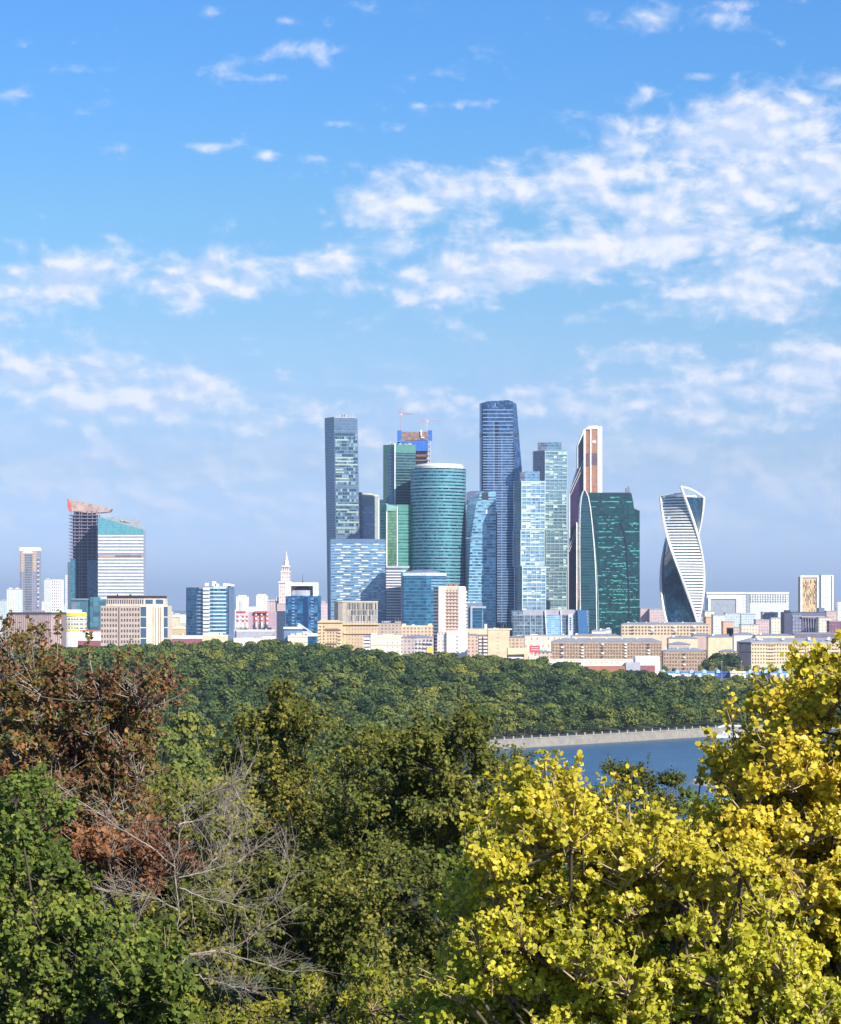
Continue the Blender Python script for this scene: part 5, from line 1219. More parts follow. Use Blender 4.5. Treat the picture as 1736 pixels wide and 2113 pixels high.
for i, (x0, x1, yt, D, lb, wm, hp) in enumerate([(1380, 1440, 1318, 3180, 'low cream house with grey roof behind the dark trees, left one', CREAM, 6), (1430, 1470, 1312, 3220, 'low pinkish house with lilac roof behind the dark trees', PINKW, 5),
    (1462, 1512, 1315, 3180, 'low cream house with slate roof left of the long beige block', CREAM, 6), (1515, 1560, 1311, 3300, 'blue-grey roofed hall behind the long beige block', WHITE, 6), (1560, 1640, 1312, 3280, 'long white-trimmed roof behind the long beige block', CREAM, 4),
    (1640, 1730, 1309, 3400, 'plum-shaded low roofs behind the right end of the long beige block', wall('plum_plain', (.2, .14, .18)), 4), (1180, 1282, 1313, 3250, 'pale low house with slate roof behind the long brown block', CREAM, 5), (1380, 1425, 1330, 3060, 'small rosy house between dark trees and the shorter brown house', PINKW, 5)]):
    simple('low_building', lb, [(x0, D), (x1, D)], yt, 22, wm, ROOF, hip=hp, boxes=[(x0+8, x0+12, yt-6, WHITE)] if i % 2 == 0 else ())
# market pavilions in a row
rr = random.Random(12); px = 1362; k = 0
cols = [('blue', wall('stall_blue', (.08, .25, .62), .5)), ('white', WHITE), ('cream', wall('stall_cream', (.80, .74, .58))), ('navy', wall('stall_navy', (.04, .08, .30), .5)), ('light blue', wall('stall_sky', (.35, .55, .78)))]
order = [4, 1, 1, 0, 1, 4, 1, 0, 3, 3, 2, 2, 0, 0, 3, 0, 1, 0, 3, 0]
cnts = {}
for k in range(20):
    w = rr.uniform(12, 18); D = 2800+rr.uniform(-6, 6); nm, mt = cols[order[k]]
    nb = ['leftmost', 'second', 'third', 'fourth', 'fifth', 'sixth', 'seventh', 'eighth', 'ninth', 'tenth', 'eleventh', 'twelfth', 'thirteenth', 'fourteenth', 'fifteenth', 'sixteenth', 'seventeenth', 'eighteenth', 'nineteenth', 'twentieth'][k]
    b = Bd('market_pavilion', f'{nm} market pavilion, {nb} from the left in the row above the wood', px+w/2, D, 'pavilion', 'market pavilions in a row')
    b.part('wall', MB().prism(foot([(px, D), (px+w-.8, D)], 8), GZ, Z(1388.5, D)), WHITE if order[k] in (0, 4) else mt)
    b.part('roof', MB().prism(foot([(px-.2, D-.8), (px+w-.6, D-.8)], 9.6), Z(1388.5, D), Z(1385.5, D)), wall('stall_blue', (.1, .2, .6)) if order[k] in (0, 4, 1) else mt)
    xm = px+w*.5
    if k % 2 == 0: b.part('gable', MB().slab([(xm-4, 1389), (xm-4, 1384), (xm, 1381), (xm+4, 1384), (xm+4, 1389)], D-1.2, 3), cols[4][1] if order[k] != 2 else mt)
    b.part('shutter', MB().prism(foot([(px+1, D-.5), (px+w*.45, D-.5)], .5), Z(1399, D), Z(1391, D)), cols[rr.choice([0, 1, 3])][1])
    px += w
# ============================================================ TERRAIN AND WATER
def shore(x): return 1600+1.03*(x-54) if x > -400 else 1600+1.03*(-454)+(x+400)*.2
def smooth(t): t = min(1, max(0, t)); return t*t*(3-2*t)
def hill_h(x):
    return float(np.interp(x, [-700, -260, -118, 0, 80, 150, 230, 330, 600], [28, 30, 31, 24, 19, 11, 5, 3, 3]))
def ground(x, y):
    s = shore(x)
    if y < s:                                     # camera hill down to the water; left of the bend both banks meet
        if x < 20 and y > 500: return 5.0 if x < -10 else 5.0-7.5*(x+10)/30
        near = 86.0-4*smooth(y/25) if y < 40 else 82-84.5*smooth((y-40)/ (560 if x > -60 else 560+min(500, (-60-x)*4)))
        return near
    d = y-s
    if d < 4: return -2.5
    if d < 34: return 5.6
    up = hill_h(x*1.0)*smooth((d-34)/520)
    dn = smooth((y-2350)/300)
    z = 5.6+up*(1-.0*dn)
    return z*(1-dn)+GZ*dn-.0
def build_terrain():
    xs = np.concatenate([np.linspace(-3000, -620, 12), np.linspace(-600, 600, 121), np.linspace(620, 3000, 12)])
    ys = np.concatenate([np.linspace(-300, 40, 8), np.linspace(60, 1080, 35), np.linspace(1100, 2100, 201), np.linspace(2120, 2700, 30)])
    V = []; F = []
    for y in ys:
        for x in xs: V.append((x, y, ground(x, y)))
    n = len(xs)
    for j in range(len(ys)-1):
        for i in range(n-1): a = j*n+i; F.append((a, a+1, a+n+1, a+n))
    me = bpy.data.meshes.new('hillside_ground'); me.from_pydata(V, [], F)
    m, t, b = new_mat('forest_floor'); g = t.new('ShaderNodeNewGeometry')
    c = t.ramp(t.noise(g.outputs['Position'], .08, 6, .6), [(.3, (.02, .035, .012)), (.55, (.04, .06, .018)), (.75, (.07, .06, .03))])
    t.put(b.inputs['Base Color'], c); b.inputs['Roughness'].default_value = .95
    me.materials.append(m); o = bpy.data.objects.new('hillside_ground', me); COL.objects.link(o); tag(o, kind='structure', label='wooded hillside ground on both banks of the river')
    # the plain under the city, out to the horizon
    m, t, b = new_mat('city_ground'); g = t.new('ShaderNodeNewGeometry')
    c = t.ramp(t.noise(g.outputs['Position'], .012, 8, .65), [(.35, (.05, .075, .035)), (.5, (.14, .13, .12)), (.65, (.24, .22, .21))])
    t.put(b.inputs['Base Color'], c); b.inputs['Roughness'].default_value = .95
    mb = MB(); S = 42000; mb.face([(-S, 2660, GZ-.05), (S, 2660, GZ-.05), (S, S, GZ-.05), (-S, S, GZ-.05)])
    tag(mb.build('ground', m), kind='structure', label='flat ground of the city plain reaching the horizon')
    mb = MB(); mb.face([(-S, -6000, -3.5), (S, -6000, -3.5), (S, 2661, -3.5), (-S, 2661, -3.5)]); tag(mb.build('lowland', m), kind='structure', label='low ground far to the sides')
build_terrain()
def river():
    m, t, b = new_mat('river_water'); g = t.new('ShaderNodeNewGeometry')
    mp = t.new('ShaderNodeMapping'); t.l.new(g.outputs['Position'], mp.inputs[0]); mp.inputs['Scale'].default_value = (.03, .12, 1)
    n1 = t.noise(mp.outputs[0], 1.0, 6, .6); n2 = t.noise(g.outputs['Position'], .5, 4, .6)
    bp = t.new('ShaderNodeBump'); bp.inputs['Strength'].default_value = .8; bp.inputs['Distance'].default_value = 2.2
    t.l.new(t.math('ADD', n1, t.math('MULTIPLY', n2, .5)), bp.inputs['Height']); t.l.new(bp.outputs[0], b.inputs['Normal'])
    t.put(b.inputs['Base Color'], t.mix(t.sstep(n1, .35, .7), (.004, .055, .14), (.015, .10, .21)))
    b.inputs['Roughness'].default_value = .25; b.inputs['IOR'].default_value = 1.33
    xs = np.linspace(-900, 900, 61); V = []; F = []
    for x in xs: V += [(x, 480 if x > 0 else shore(x)-40, 0), (x, shore(x)+3, 0)]
    for i in range(60): F.append((2*i, 2*i+2, 2*i+3, 2*i+1))
    me = bpy.data.meshes.new('river'); me.from_pydata(V, [], F); me.materials.append(m); o = bpy.data.objects.new('river', me); COL.objects.link(o)
    tag(o, kind='structure', label='blue river bending below the wooded bank')
river()
def embankment():
    b = root('embankment_wall', 'pale stone embankment wall curving along the far river bank', 'embankment', (130, shore(130), 0))
    st = wall('granite_blocks', (.22, .205, .18), .85, .2, .25)
    xs = np.linspace(-180, 330, 90)
    m = MB()
    def off(x, d): return (x+d*.718, shore(x)-d*.697)       # square to the shore, towards the water
    front0 = [off(x, 1.5) for x in xs]; front1 = [off(x, .2) for x in xs]; back = [off(x, -2.2) for x in xs]
    n = len(xs)
    lv0 = [(x, y, -1) for x, y in front0]+[(x, y, -1) for x, y in reversed(back)]
    lv1 = [(x, y, 5.3) for x, y in front1]+[(x, y, 5.3) for x, y in reversed(back)]
    m.loft([lv0, lv1]); m.build('wall', st, b)
    m = MB(); m.prism([off(x, .5) for x in xs]+[off(x, -2.5) for x in reversed(xs)], 5.35, 5.8); m.build('coping', wall('pale_coping', (.32, .30, .26)), b)
    m = MB(); m.prism([off(x, 2.6) for x in xs]+[off(x, 0) for x in reversed(xs)], -1, .45); m.build('footing', wall('wet_stone', (.24, .22, .18)), b)
    st2 = wall('pale_coping', (.5, .5, .5))
    pm = None
    for x in np.arange(-20, 232, 6.05):
        p = off(x, -.3)
        if pm is None:
            q = MB().box((0, 0, .75), (1.1, 1.1, 1.5), .8).box((0, 0, 1.6), (1.4, 1.4, .25), .8); o0 = q.build('railing_post', st2); pm = o0.data; bpy.data.objects.remove(o0)
        o = bpy.data.objects.new('railing_post', pm); COL.objects.link(o); o.parent = b; o.location = Vector((p[0], p[1], 5.8))-b.location
    m = MB()
    for h in (.45, 1.15): m.tube([(*off(x, -.3), 5.8+h) for x in xs[20:]], .13, 4)
    m.build('railing', DARK, b)
    # promenade behind the wall
    m = MB(); m.prism([off(x, -2.6) for x in xs]+[off(x, -9) for x in reversed(xs)], 5.2, 5.75); o = m.build('promenade', wall('grey_asphalt', (.09, .09, .09))); tag(o, kind='structure', label='asphalt promenade behind the embankment wall')
embankment()
def pier_things():
    D = 1745; b = Bd('landing_stage', 'white floating landing stage with canopy at the right end of the embankment wall', 1500, D, 'landing stage', z=0)
    D0 = D-12
    b.part('pontoon', MB().prism(foot([(1474, D0), (1530, D0)], 7), -.3, 1.4), WHITE)
    b.part('canopy', MB().slab([(1482, 1500), (1497, 1496), (1530, 1497), (1530, 1499), (1498, 1499), (1484, 1502)], D0+1, 5), WHITE)
    b.part('cabin', MB().prism(foot([(1492, D0+1), (1512, D0+1)], 4), 1.4, 4.2), winwall('cabin_win', (.75, .75, .75), (.15, .15, .2), 4, 2.2, .6, .5))
    b.part('rail', MB().prism(foot([(1474, D0-.1), (1530, D0-.1)], .3), 2.2, 2.5), WHITE)
    b = Bd('white_kiosk', 'small white box sign on a post near the white landing stage', 1459, 1790, 'sign', z=5.7)
    b.part('box', MB().prism(foot([(1455.5, 1790), (1462.5, 1790)], 1), Z(1493, 1790), Z(1487.5, 1790)), WHITE); b.part('post', MB().prism(foot([(1458.6, 1790.2), (1459.4, 1790.2)], .4), 5.6, Z(1493, 1790)), GREY)
    b = Bd('river_ramp', 'curved grey concrete ramp rounding into the river behind the yellow maple', 1455, 1290, 'ramp', z=-1)
    c = circle(1466, 1285, 34, 32, 2.2); b.part('apron', MB().loft([[(x, y, -1) for x, y in scaled(c, 4)], [(x, y, 1.8) for x, y in c]]), wall('pale_concrete', (.40, .36, .33)))
    b.part('deck', MB().prism(scaled(c, -2.2), 1.8, 2.1), wall('grey_concrete_deck', (.22, .21, .23)))
pier_things()

# ============================================================ FOLIAGE
def mesh_np(name, V, F, mat, smooth=False, tint=None):
    """V (n,3) float, F (m,k) int"""
    me = bpy.data.meshes.new(name); m, k = F.shape
    me.vertices.add(len(V)); me.vertices.foreach_set('co', V.astype(np.float32).ravel())
    me.loops.add(m*k); me.loops.foreach_set('vertex_index', F.astype(np.int32).ravel())
    me.polygons.add(m); me.polygons.foreach_set('loop_start', np.arange(0, m*k, k, dtype=np.int32)); me.polygons.foreach_set('loop_total', np.full(m, k, dtype=np.int32))
    if tint is not None:
        a = me.attributes.new('tint', 'FLOAT', 'FACE'); a.data.foreach_set('value', tint.astype(np.float32))
    me.update(calc_edges=True); me.materials.append(mat); return me
def unit(v): return v/np.maximum(1e-9, np.linalg.norm(v, axis=1, keepdims=True))
def leaves(P, N, size, shape, rng):
    """P centres, N normals, size per leaf, shape (k,2) outline; slight cupping"""
    n = len(P); k = len(shape)
    r = unit(rng.normal(size=(n, 3))); T = unit(np.cross(N, r)); B = np.cross(N, T)
    sx = shape[:, 0][None, :, None]; sy = shape[:, 1][None, :, None]
    cup = (-(shape[:, 0]**2)*.35-.15*shape[:, 1]**2)[None, :, None]
    V = P[:, None, :]+size[:, None, None]*(T[:, None, :]*sx+B[:, None, :]*sy+N[:, None, :]*cup)
    F = np.arange(n*k).reshape(n, k)
    return V.reshape(-1, 3), F
RHOMB = np.array([(0, -.5), (.36, -.05), (0, .55), (-.36, -.05)])
MAPLE = np.array([(0, -.42), (.34, -.38), (.36, -.08), (.54, .14), (.26, .28), (0, .60), (-.26, .28), (-.54, .14), (-.36, -.08), (-.34, -.38)])
LOBED = np.array([(0, -.45), (.38, -.28), (.30, .02), (.50, .22), (.05, .58), (-.30, .30), (-.50, .10), (-.34, -.30)])
ROUND = np.array([(0, -.5), (.34, -.32), (.42, .02), (.22, .35), (0, .58), (-.22, .35), (-.42, .02), (-.34, -.32)])
def leaf_mat(name, stops, trans=.35, rough=.5, scale=.8, spec=.3, mixn=.45, tintattr=False, lowgreen=None):
    if name in MATS: return MATS[name]
    m = bpy.data.materials.new(name); m.use_nodes = True; t = NT(m.node_tree); t.n.clear()
    g = t.new('ShaderNodeNewGeometry')
    n = t.sstep(t.noise(g.outputs['Position'], scale, 3, .55), .3, .7)
    v = t.math('ADD', t.math('MULTIPLY', g.outputs['Random Per Island'], 1-mixn), t.math('MULTIPLY', n, mixn))
    if tintattr:
        a = t.new('ShaderNodeAttribute', attribute_name='tint')
        v = t.math('ADD', t.math('MULTIPLY', v, .22), t.math('MULTIPLY', a.outputs['Fac'], .78))
    c = t.ramp(v, stops)
    if lowgreen:                                 # the lower, sheltered leaves have not turned yet
        sp = t.new('ShaderNodeSeparateXYZ'); t.l.new(g.outputs['Position'], sp.inputs[0])
        zz = t.math('ADD', sp.outputs[2], t.math('MULTIPLY', t.math('SUBTRACT', t.noise(g.outputs['Position'], .9, 3, .6), .5), 2.2))
        f = t.sstep(zz, lowgreen[0], lowgreen[1], 1.0, 0.0)
        c = t.mix(t.math('MULTIPLY', f, .28), c, t.mix(1.0, c, (.68, 1.04, 1.2), 'MULTIPLY'))
    b = t.new('ShaderNodeBsdfPrincipled'); t.put(b.inputs['Base Color'], c); b.inputs['Roughness'].default_value = rough
    b.inputs['Specular IOR Level'].default_value = spec
    tr = t.new('ShaderNodeBsdfTranslucent'); t.l.new(t.mix(.5, c, t.mix(1.0, c, (1.3, 1.25, .5), 'MULTIPLY')), tr.inputs[0])
    mx = t.new('ShaderNodeMixShader'); mx.inputs[0].default_value = trans; t.l.new(b.outputs[0], mx.inputs[1]); t.l.new(tr.outputs[0], mx.inputs[2])
    o = t.new('ShaderNodeOutputMaterial'); t.l.new(mx.outputs[0], o.inputs[0]); MATS[name] = m; return m
def tubes_np(paths, sides=4):
    """paths: list of (points (k,3), radii (k,)) with equal k; returns V, F"""
    Vs = []; Fs = []; off = 0
    for pts, rad in paths:
        k = len(pts); d = np.gradient(pts, axis=0); d = unit(d); up = np.array([0.1, .2, 1.0]); u = unit(np.cross(d, up)); w = np.cross(u, d)
        a = np.arange(sides)/sides*2*np.pi
        ring = pts[:, None, :]+rad[:, None, None]*(u[:, None, :]*np.cos(a)[None, :, None]+w[:, None, :]*np.sin(a)[None, :, None])
        Vs.append(ring.reshape(-1, 3))
        i = np.arange(k-1)[:, None]*sides; j = np.arange(sides)[None, :]; j2 = (j+1) % sides
        Fs.append(np.stack([off+i+j, off+i+j2, off+i+sides+j2, off+i+sides+j], -1).reshape(-1, 4)); off += k*sides
    return np.concatenate(Vs), np.concatenate(Fs)
def in_poly(x, y, poly):
    c = False; j = len(poly)-1
    for i in range(len(poly)):
        xi, yi = poly[i]; xj, yj = poly[j]
        if (yi > y) != (yj > y) and x < (xj-xi)*(y-yi)/(yj-yi)+xi: c = not c
        j = i
    return c
BARK = wall('bark_brown', (.09, .07, .05), .9, .4, 6.0); TWIG = wall('twig_tan', (.40, .30, .17), .8, .3, 8.0); GREYTWIG = wall('twig_grey', (.33, .28, .23), .8, .3, 8.0); DARKTWIG = wall('twig_dark', (.10, .085, .06), .85, .4, 8.0)
def bez(a, b, sag, k, rng):
    t = np.linspace(0, 1, k)[:, None]; mid = (a+b)/2+np.array([0, 0, sag])+rng.normal(size=3)*np.linalg.norm(b-a)*.08
    return (1-t)**2*a+2*t*(1-t)*mid+t*t*b
def near_tree(name, label, outline, D, thick, lobe_px, nlobes, shoots, per, leaf, shape, mat, trunk_px, seed, twig=TWIG, twig_r=.006, up=.5, jit=.9, gap=.0, cat='tree', shell=.35, sizevar=.35, group=None, extra_low=True, drop=0.0, tw_frac=1.0, noff=(-.25, -.75, .3), rand=.75, sprigs=()):
    """crown grown shoot by shoot: lobes inside the crown's silhouette at its own distance, each lobe a spray of leafy shoots"""
    rng = np.random.default_rng(seed); s = D/FOC
    xs = [p[0] for p in outline]; ys = [p[1] for p in outline]
    gx = X(trunk_px, D); gz = ground(gx, D)
    b = root(name, label, cat, (gx, D, gz), group); L = np.array([gx, D, gz])
    C = []; tries = 0
    while len(C) < nlobes and tries < nlobes*60:
        tries += 1; px = rng.uniform(min(xs), max(xs)); py = rng.uniform(min(ys), max(ys))
        if not in_poly(px, py, outline): continue
        y = D+rng.uniform(-1, 1)*thick
        # best-candidate spacing keeps the lobes apart
        p = np.array([X(px, D), y, Z(py, D)])
        if C and min(np.linalg.norm(p-q) for q in C) < lobe_px*s*.42: continue
        C.append(p)
    C = np.array(C); nl = len(C); R0 = lobe_px*s*rng.uniform(.5, 1.3, nl)
    # shoots
    li = np.repeat(np.arange(nl), shoots); n = len(li)
    d = rng.normal(size=(n, 3)); d[:, 2] = np.abs(d[:, 2])*.6+d[:, 2]*.4+up*rng.uniform(0, 1, n); d = unit(d)
    r = R0[li]*rng.uniform(.4, 1.45, n)
    S = C[li]+rng.normal(size=(n, 3))*R0[li][:, None]*.15; E = S+d*r[:, None]; E[:, 2] += r*.18
    # leaves along the shoots
    t = rng.uniform(shell, 1.02, (n, per)); t = np.sqrt(t)
    P = S[:, None, :]+(E-S)[:, None, :]*t[:, :, None]; P = P+rng.normal(size=P.shape)*leaf*jit*.6
    Q = P.reshape(-1, 3); D3 = np.repeat(d, per, axis=0)
    if drop > 0:                                 # bald patches of a size of their own
        f = 1.7/(lobe_px*s); q = Q*f; nz = np.sin(q[:, 0]*1.7+q[:, 2]*1.1)+np.sin(q[:, 1]*1.9-q[:, 2]*1.6+2)+np.sin(q[:, 0]*2.9+q[:, 1]*2.3+1)+rng.normal(size=len(q))*.5
        keep = nz > np.quantile(nz, drop); Q = Q[keep]; D3 = D3[keep]
    N = unit(D3*.45+rng.normal(size=Q.shape)*rand+np.array([noff[0]*-1, noff[1], noff[2]+up*.6])*.5)
    stw = []
    for (sx_, by, ty) in sprigs:                 # long leaders standing out of the crown
        a = np.array([X(sx_+rng.uniform(-10, 10), D), D+rng.uniform(-.3, .3), Z(by, D)]); e = np.array([X(sx_, D), a[1], Z(ty, D)])
        q = bez(a, e, 0, 8, rng); stw.append((q, np.linspace(twig_r*1.6, twig_r*.6, 8))); Ln = np.linalg.norm(e-a); m_ = int(14+Ln*45)
        tt = rng.uniform(.35, 1.03, m_)**.8; pp = np.stack([np.interp(tt, np.linspace(0, 1, 8), q[:, c]) for c in range(3)], 1)+rng.normal(size=(m_, 3))*leaf*.75*(1.25-.5*tt[:, None])
        Q = np.concatenate([Q, pp]); N = np.concatenate([N, unit(rng.normal(size=(m_, 3))*.8+np.array([.1, -.5, .4]))])
    sz = leaf*rng.uniform(1-sizevar, 1+sizevar, len(Q))
    V, F = leaves(Q, N, sz, shape, rng)
    o = bpy.data.objects.new('crown', mesh_np('crown', V-L, F, mat)); COL.objects.link(o); o.parent = b
    # wood
    base = np.array([gx, D, gz-.3]); cen = C.mean(0); topz = np.quantile(C[:, 2], .8); fork = np.array([gx*.4+cen[0]*.6, D, gz+(np.quantile(C[:, 2], .12)-gz)*.75])
    tr = .018*(topz-gz)+.05; paths = []
    k = 7
    paths.append((bez(base, fork, 0, k, rng), np.linspace(tr*1.4, tr*.75, k)))
    nb = max(5, nl//7); hub = C[rng.choice(nl, nb, replace=False)]
    for h in hub: paths.append((bez(fork, h, -.1, k, rng), np.linspace(tr*.30, tr*.10, k)))
    for i in range(nl):
        h = hub[np.argmin(np.linalg.norm(hub-C[i], axis=1))]
        if np.linalg.norm(h-C[i]) > 1e-3: paths.append((bez(h, C[i], -.05, k, rng), np.linspace(tr*.10, twig_r*1.6, k)))
    V, F = tubes_np(paths, 6); o = bpy.data.objects.new('trunk', mesh_np('trunk', V-L, F, BARK)); COL.objects.link(o); o.parent = b
    sel = np.where(rng.uniform(size=n) < tw_frac)[0]
    paths = [(bez(S[i], E[i], 0, 4, rng), np.linspace(twig_r*1.3, twig_r*.5, 4)) for i in sel]+[(p_[::2], r_[::2]) for p_, r_ in stw]
    V, F = tubes_np(paths, 3); o = bpy.data.objects.new('twigs', mesh_np('twigs', V-L, F, twig)); COL.objects.link(o); o.parent = b
    return b

YEL = leaf_mat('yellow_maple_leaf', [(0, (.13, .12, .012)), (.18, (.32, .28, .018)), (.38, (.50, .42, .03)), (.65, (.70, .58, .055)), (.82, (.56, .40, .03)), (.92, (.72, .58, .07)), (1, (.80, .73, .28))], .36, .45, 1.3, .25, .38, lowgreen=(86.3, 88.3))
YELG = leaf_mat('lime_maple_leaf', [(0, (.10, .12, .012)), (.18, (.26, .26, .018)), (.38, (.40, .36, .028)), (.7, (.66, .56, .055)), (.85, (.54, .42, .03)), (.94, (.64, .56, .05)), (1, (.80, .73, .26))], .36, .45, 1.1, .25, .42, lowgreen=(86.2, 88.4))
near_tree('yellow_maple', 'tall bright golden maple filling the right edge with its top above the river', [(1462, 1660), (1490, 1610), (1530, 1565), (1575, 1520), (1605, 1475), (1650, 1430), (1700, 1385), (1760, 1370), (1850, 1400), (1900, 2300), (1560, 2300), (1480, 1950), (1440, 1760)], 25, 1.1, 58, 190, 44, 16, .052, LOBED, YEL, 1700, 1, twig_r=.008, rand=.6, noff=(-.45, -.9, .35), drop=.16, sprigs=[(1511, 1560, 1432), (1545, 1500, 1450), (1600, 1450, 1405), (1640, 1440, 1372), (1668, 1400, 1352), (1700, 1400, 1332), (1712, 1400, 1345), (1728, 1400, 1350), (1470, 1640, 1560), (1452, 1660, 1590), (1480, 1620, 1545), (1580, 1470, 1425), (1440, 1740, 1650)])
near_tree('yellow_maple', 'broad yellow-green maple across the lower right in front of the river', [(1045, 1690), (1085, 1650), (1150, 1630), (1230, 1670), (1330, 1695), (1400, 1740), (1470, 1740), (1560, 1800), (1680, 1960), (1720, 2300), (900, 2300), (890, 2120), (935, 2080), (960, 1960), (985, 1850), (1010, 1750)], 24, 1.0, 56, 290, 44, 16, .047, LOBED, YELG, 1270, 2, twig_r=.008, rand=.6, noff=(-.45, -.9, .35), drop=.18, sprigs=[(1152, 1640, 1548), (1140, 1650, 1575), (1202, 1650, 1560), (1034, 1720, 1600), (1012, 1740, 1650), (1080, 1680, 1590), (1105, 1670, 1585), (1240, 1690, 1600), (1275, 1700, 1600), (1310, 1700, 1595), (1325, 1740, 1630), (1180, 1660, 1590), (962, 1780, 1668), (985, 1760, 1690), (945, 1880, 1800), (905, 1900, 1845), (930, 2100, 2050), (1350, 1720, 1640)])
for i, (px, py, h, lb) in enumerate([(1150, 1548, 90, 'x'), (1202, 1560, 110, 'x')]): pass

OLIVE = leaf_mat('olive_linden_leaf', [(0, (.03, .035, .009)), (.3, (.08, .09, .016)), (.6, (.17, .165, .027)), (.88, (.33, .28, .045)), (1, (.42, .26, .07))], .28, .62, .5, .18, .4)
OLIVE2 = leaf_mat('deep_olive_leaf', [(0, (.026, .035, .008)), (.35, (.075, .09, .016)), (.7, (.16, .165, .028)), (1, (.34, .29, .05))], .28, .62, .5, .18, .4)
near_tree('linden_tree', 'olive green tree with pointed top left of centre before the wooded bank', [(560, 1440), (610, 1440), (655, 1500), (650, 1560), (700, 1650), (720, 1900), (700, 2250), (400, 2250), (420, 1900), (430, 1640), (500, 1560), (515, 1490)], 66, 1.9, 46, 260, 32, 12, .105, RHOMB, OLIVE, 585, 3, twig=DARKTWIG, drop=.34, tw_frac=.3, rand=.4, sprigs=[(580, 1480, 1412), (560, 1480, 1430), (625, 1500, 1440), (520, 1560, 1490), (645, 1560, 1490)])
near_tree('linden_tree', 'dark olive twin-topped tree in the centre just left of the river', [(735, 1520), (790, 1545), (830, 1520), (870, 1500), (940, 1490), (985, 1500), (1015, 1560), (1030, 1650), (1010, 1800), (960, 2000), (940, 2250), (640, 2250), (660, 1900), (690, 1650), (710, 1560)], 60, 2.0, 46, 300, 32, 12, .10, RHOMB, OLIVE2, 860, 4, twig=DARKTWIG, drop=.34, tw_frac=.3, rand=.4, sprigs=[(762, 1560, 1490), (860, 1540, 1470), (960, 1530, 1455), (900, 1540, 1470), (1000, 1570, 1510), (800, 1560, 1510)])
near_tree('linden_tree', 'dark green small-leaved tree peeking over the yellow maple before the river', [(1255, 1590), (1290, 1580), (1345, 1600), (1420, 1620), (1430, 1700), (1420, 1850), (1150, 1850), (1160, 1700)], 85, 1.2, 24, 120, 26, 10, .09, RHOMB, OLIVE2, 1330, 5, twig=DARKTWIG, drop=.1, tw_frac=.4)
near_tree('linden_tree', 'sparse dark green tree beside the left end of the river', [(1030, 1590), (1075, 1570), (1090, 1600), (1095, 1700), (1090, 1850), (960, 1850), (960, 1650)], 80, 1.2, 26, 70, 26, 10, .09, RHOMB, OLIVE2, 1040, 6, twig=DARKTWIG, drop=.15, tw_frac=.4)
RUST = leaf_mat('rust_maple_leaf', [(0, (.045, .03, .018)), (.25, (.13, .055, .03)), (.42, (.21, .08, .035)), (.55, (.10, .09, .025)), (.72, (.15, .15, .03)), (.85, (.26, .11, .035)), (1, (.44, .20, .05))], .3, .5, .9, .3, .5)
near_tree('red_maple', 'rust brown maple with thinning leaves rising at the left edge', [(-40, 1345), (60, 1340), (130, 1375), (180, 1425), (250, 1415), (330, 1410), (335, 1440), (305, 1560), (300, 1700), (250, 1760), (-60, 1780)], 46, 1.6, 50, 140, 32, 14, .062, LOBED, RUST, 90, 7, twig=GREYTWIG, twig_r=.008, drop=.40, rand=.5, tw_frac=.55, sprigs=[(60, 1330, 1275), (125, 1360, 1262), (180, 1400, 1310), (250, 1440, 1345), (20, 1330, 1270), (300, 1440, 1390), (345, 1450, 1400), (370, 1480, 1425), (85, 1330, 1290)])
near_tree('red_maple', 'low orange-red maple patch between green leaves at lower left', [(150, 1740), (240, 1725), (340, 1740), (395, 1790), (350, 1825), (250, 1840), (160, 1810)], 41, .8, 40, 44, 20, 10, .058, LOBED, leaf_mat('orange_maple_leaf', [(0, (.07, .03, .015)), (.35, (.21, .08, .035)), (.7, (.34, .15, .055)), (1, (.50, .28, .06))], .3, .5, .9, .3, .5), 240, 8, twig=GREYTWIG, drop=.12)
OLV3 = leaf_mat('mixed_olive_leaf', [(0, (.045, .055, .012)), (.4, (.13, .145, .022)), (.7, (.23, .22, .035)), (1, (.36, .28, .05))], .28, .62, .6, .18, .4)
near_tree('olive_maple', 'yellowish olive tree between the rust maple and the centre trees', [(330, 1650), (390, 1625), (470, 1640), (500, 1700), (470, 1800), (420, 1950), (180, 1950), (160, 1800), (230, 1700)], 56, 2.0, 42, 170, 30, 12, .095, RHOMB, OLV3, 350, 9, twig=GREYTWIG, drop=.3, rand=.45)
GRN = leaf_mat('green_maple_leaf', [(0, (.035, .06, .012)), (.4, (.09, .135, .022)), (.7, (.17, .21, .035)), (1, (.30, .30, .05))], .3, .62, .9, .18, .4)
near_tree('green_maple', 'fresh green maple in the lower left corner', [(-50, 1640), (40, 1620), (90, 1700), (130, 1820), (200, 1920), (290, 1930), (340, 2010), (360, 2300), (-60, 2300)], 34, 1.3, 50, 150, 32, 15, .062, LOBED, GRN, 90, 10, rand=.5, twig=DARKTWIG, drop=.36, tw_frac=.6)
LIME = leaf_mat('lime_shrub_leaf', [(0, (.08, .11, .015)), (.4, (.20, .22, .02)), (.75, (.34, .32, .03)), (1, (.50, .38, .05))], .32, .5, .9, .3, .4)
near_tree('lime_shrub', 'pale yellow-green shrub thicket along the bottom middle', [(560, 2090), (620, 2030), (700, 2010), (760, 1990), (820, 2000), (880, 2070), (900, 2280), (230, 2280), (260, 2110), (400, 2080)], 38, 1.0, 36, 90, 20, 10, .075, RHOMB, LIME, 600, 11, cat='shrub', drop=.22, twig_r=.007)
near_tree('green_shrub', 'bright green shrub right of the lower left maple', [(280, 1950), (340, 1960), (370, 2020), (380, 2280), (230, 2280), (240, 2020)], 33, .8, 36, 40, 20, 11, .08, ROUND, GRN, 310, 12, cat='shrub', drop=.15)
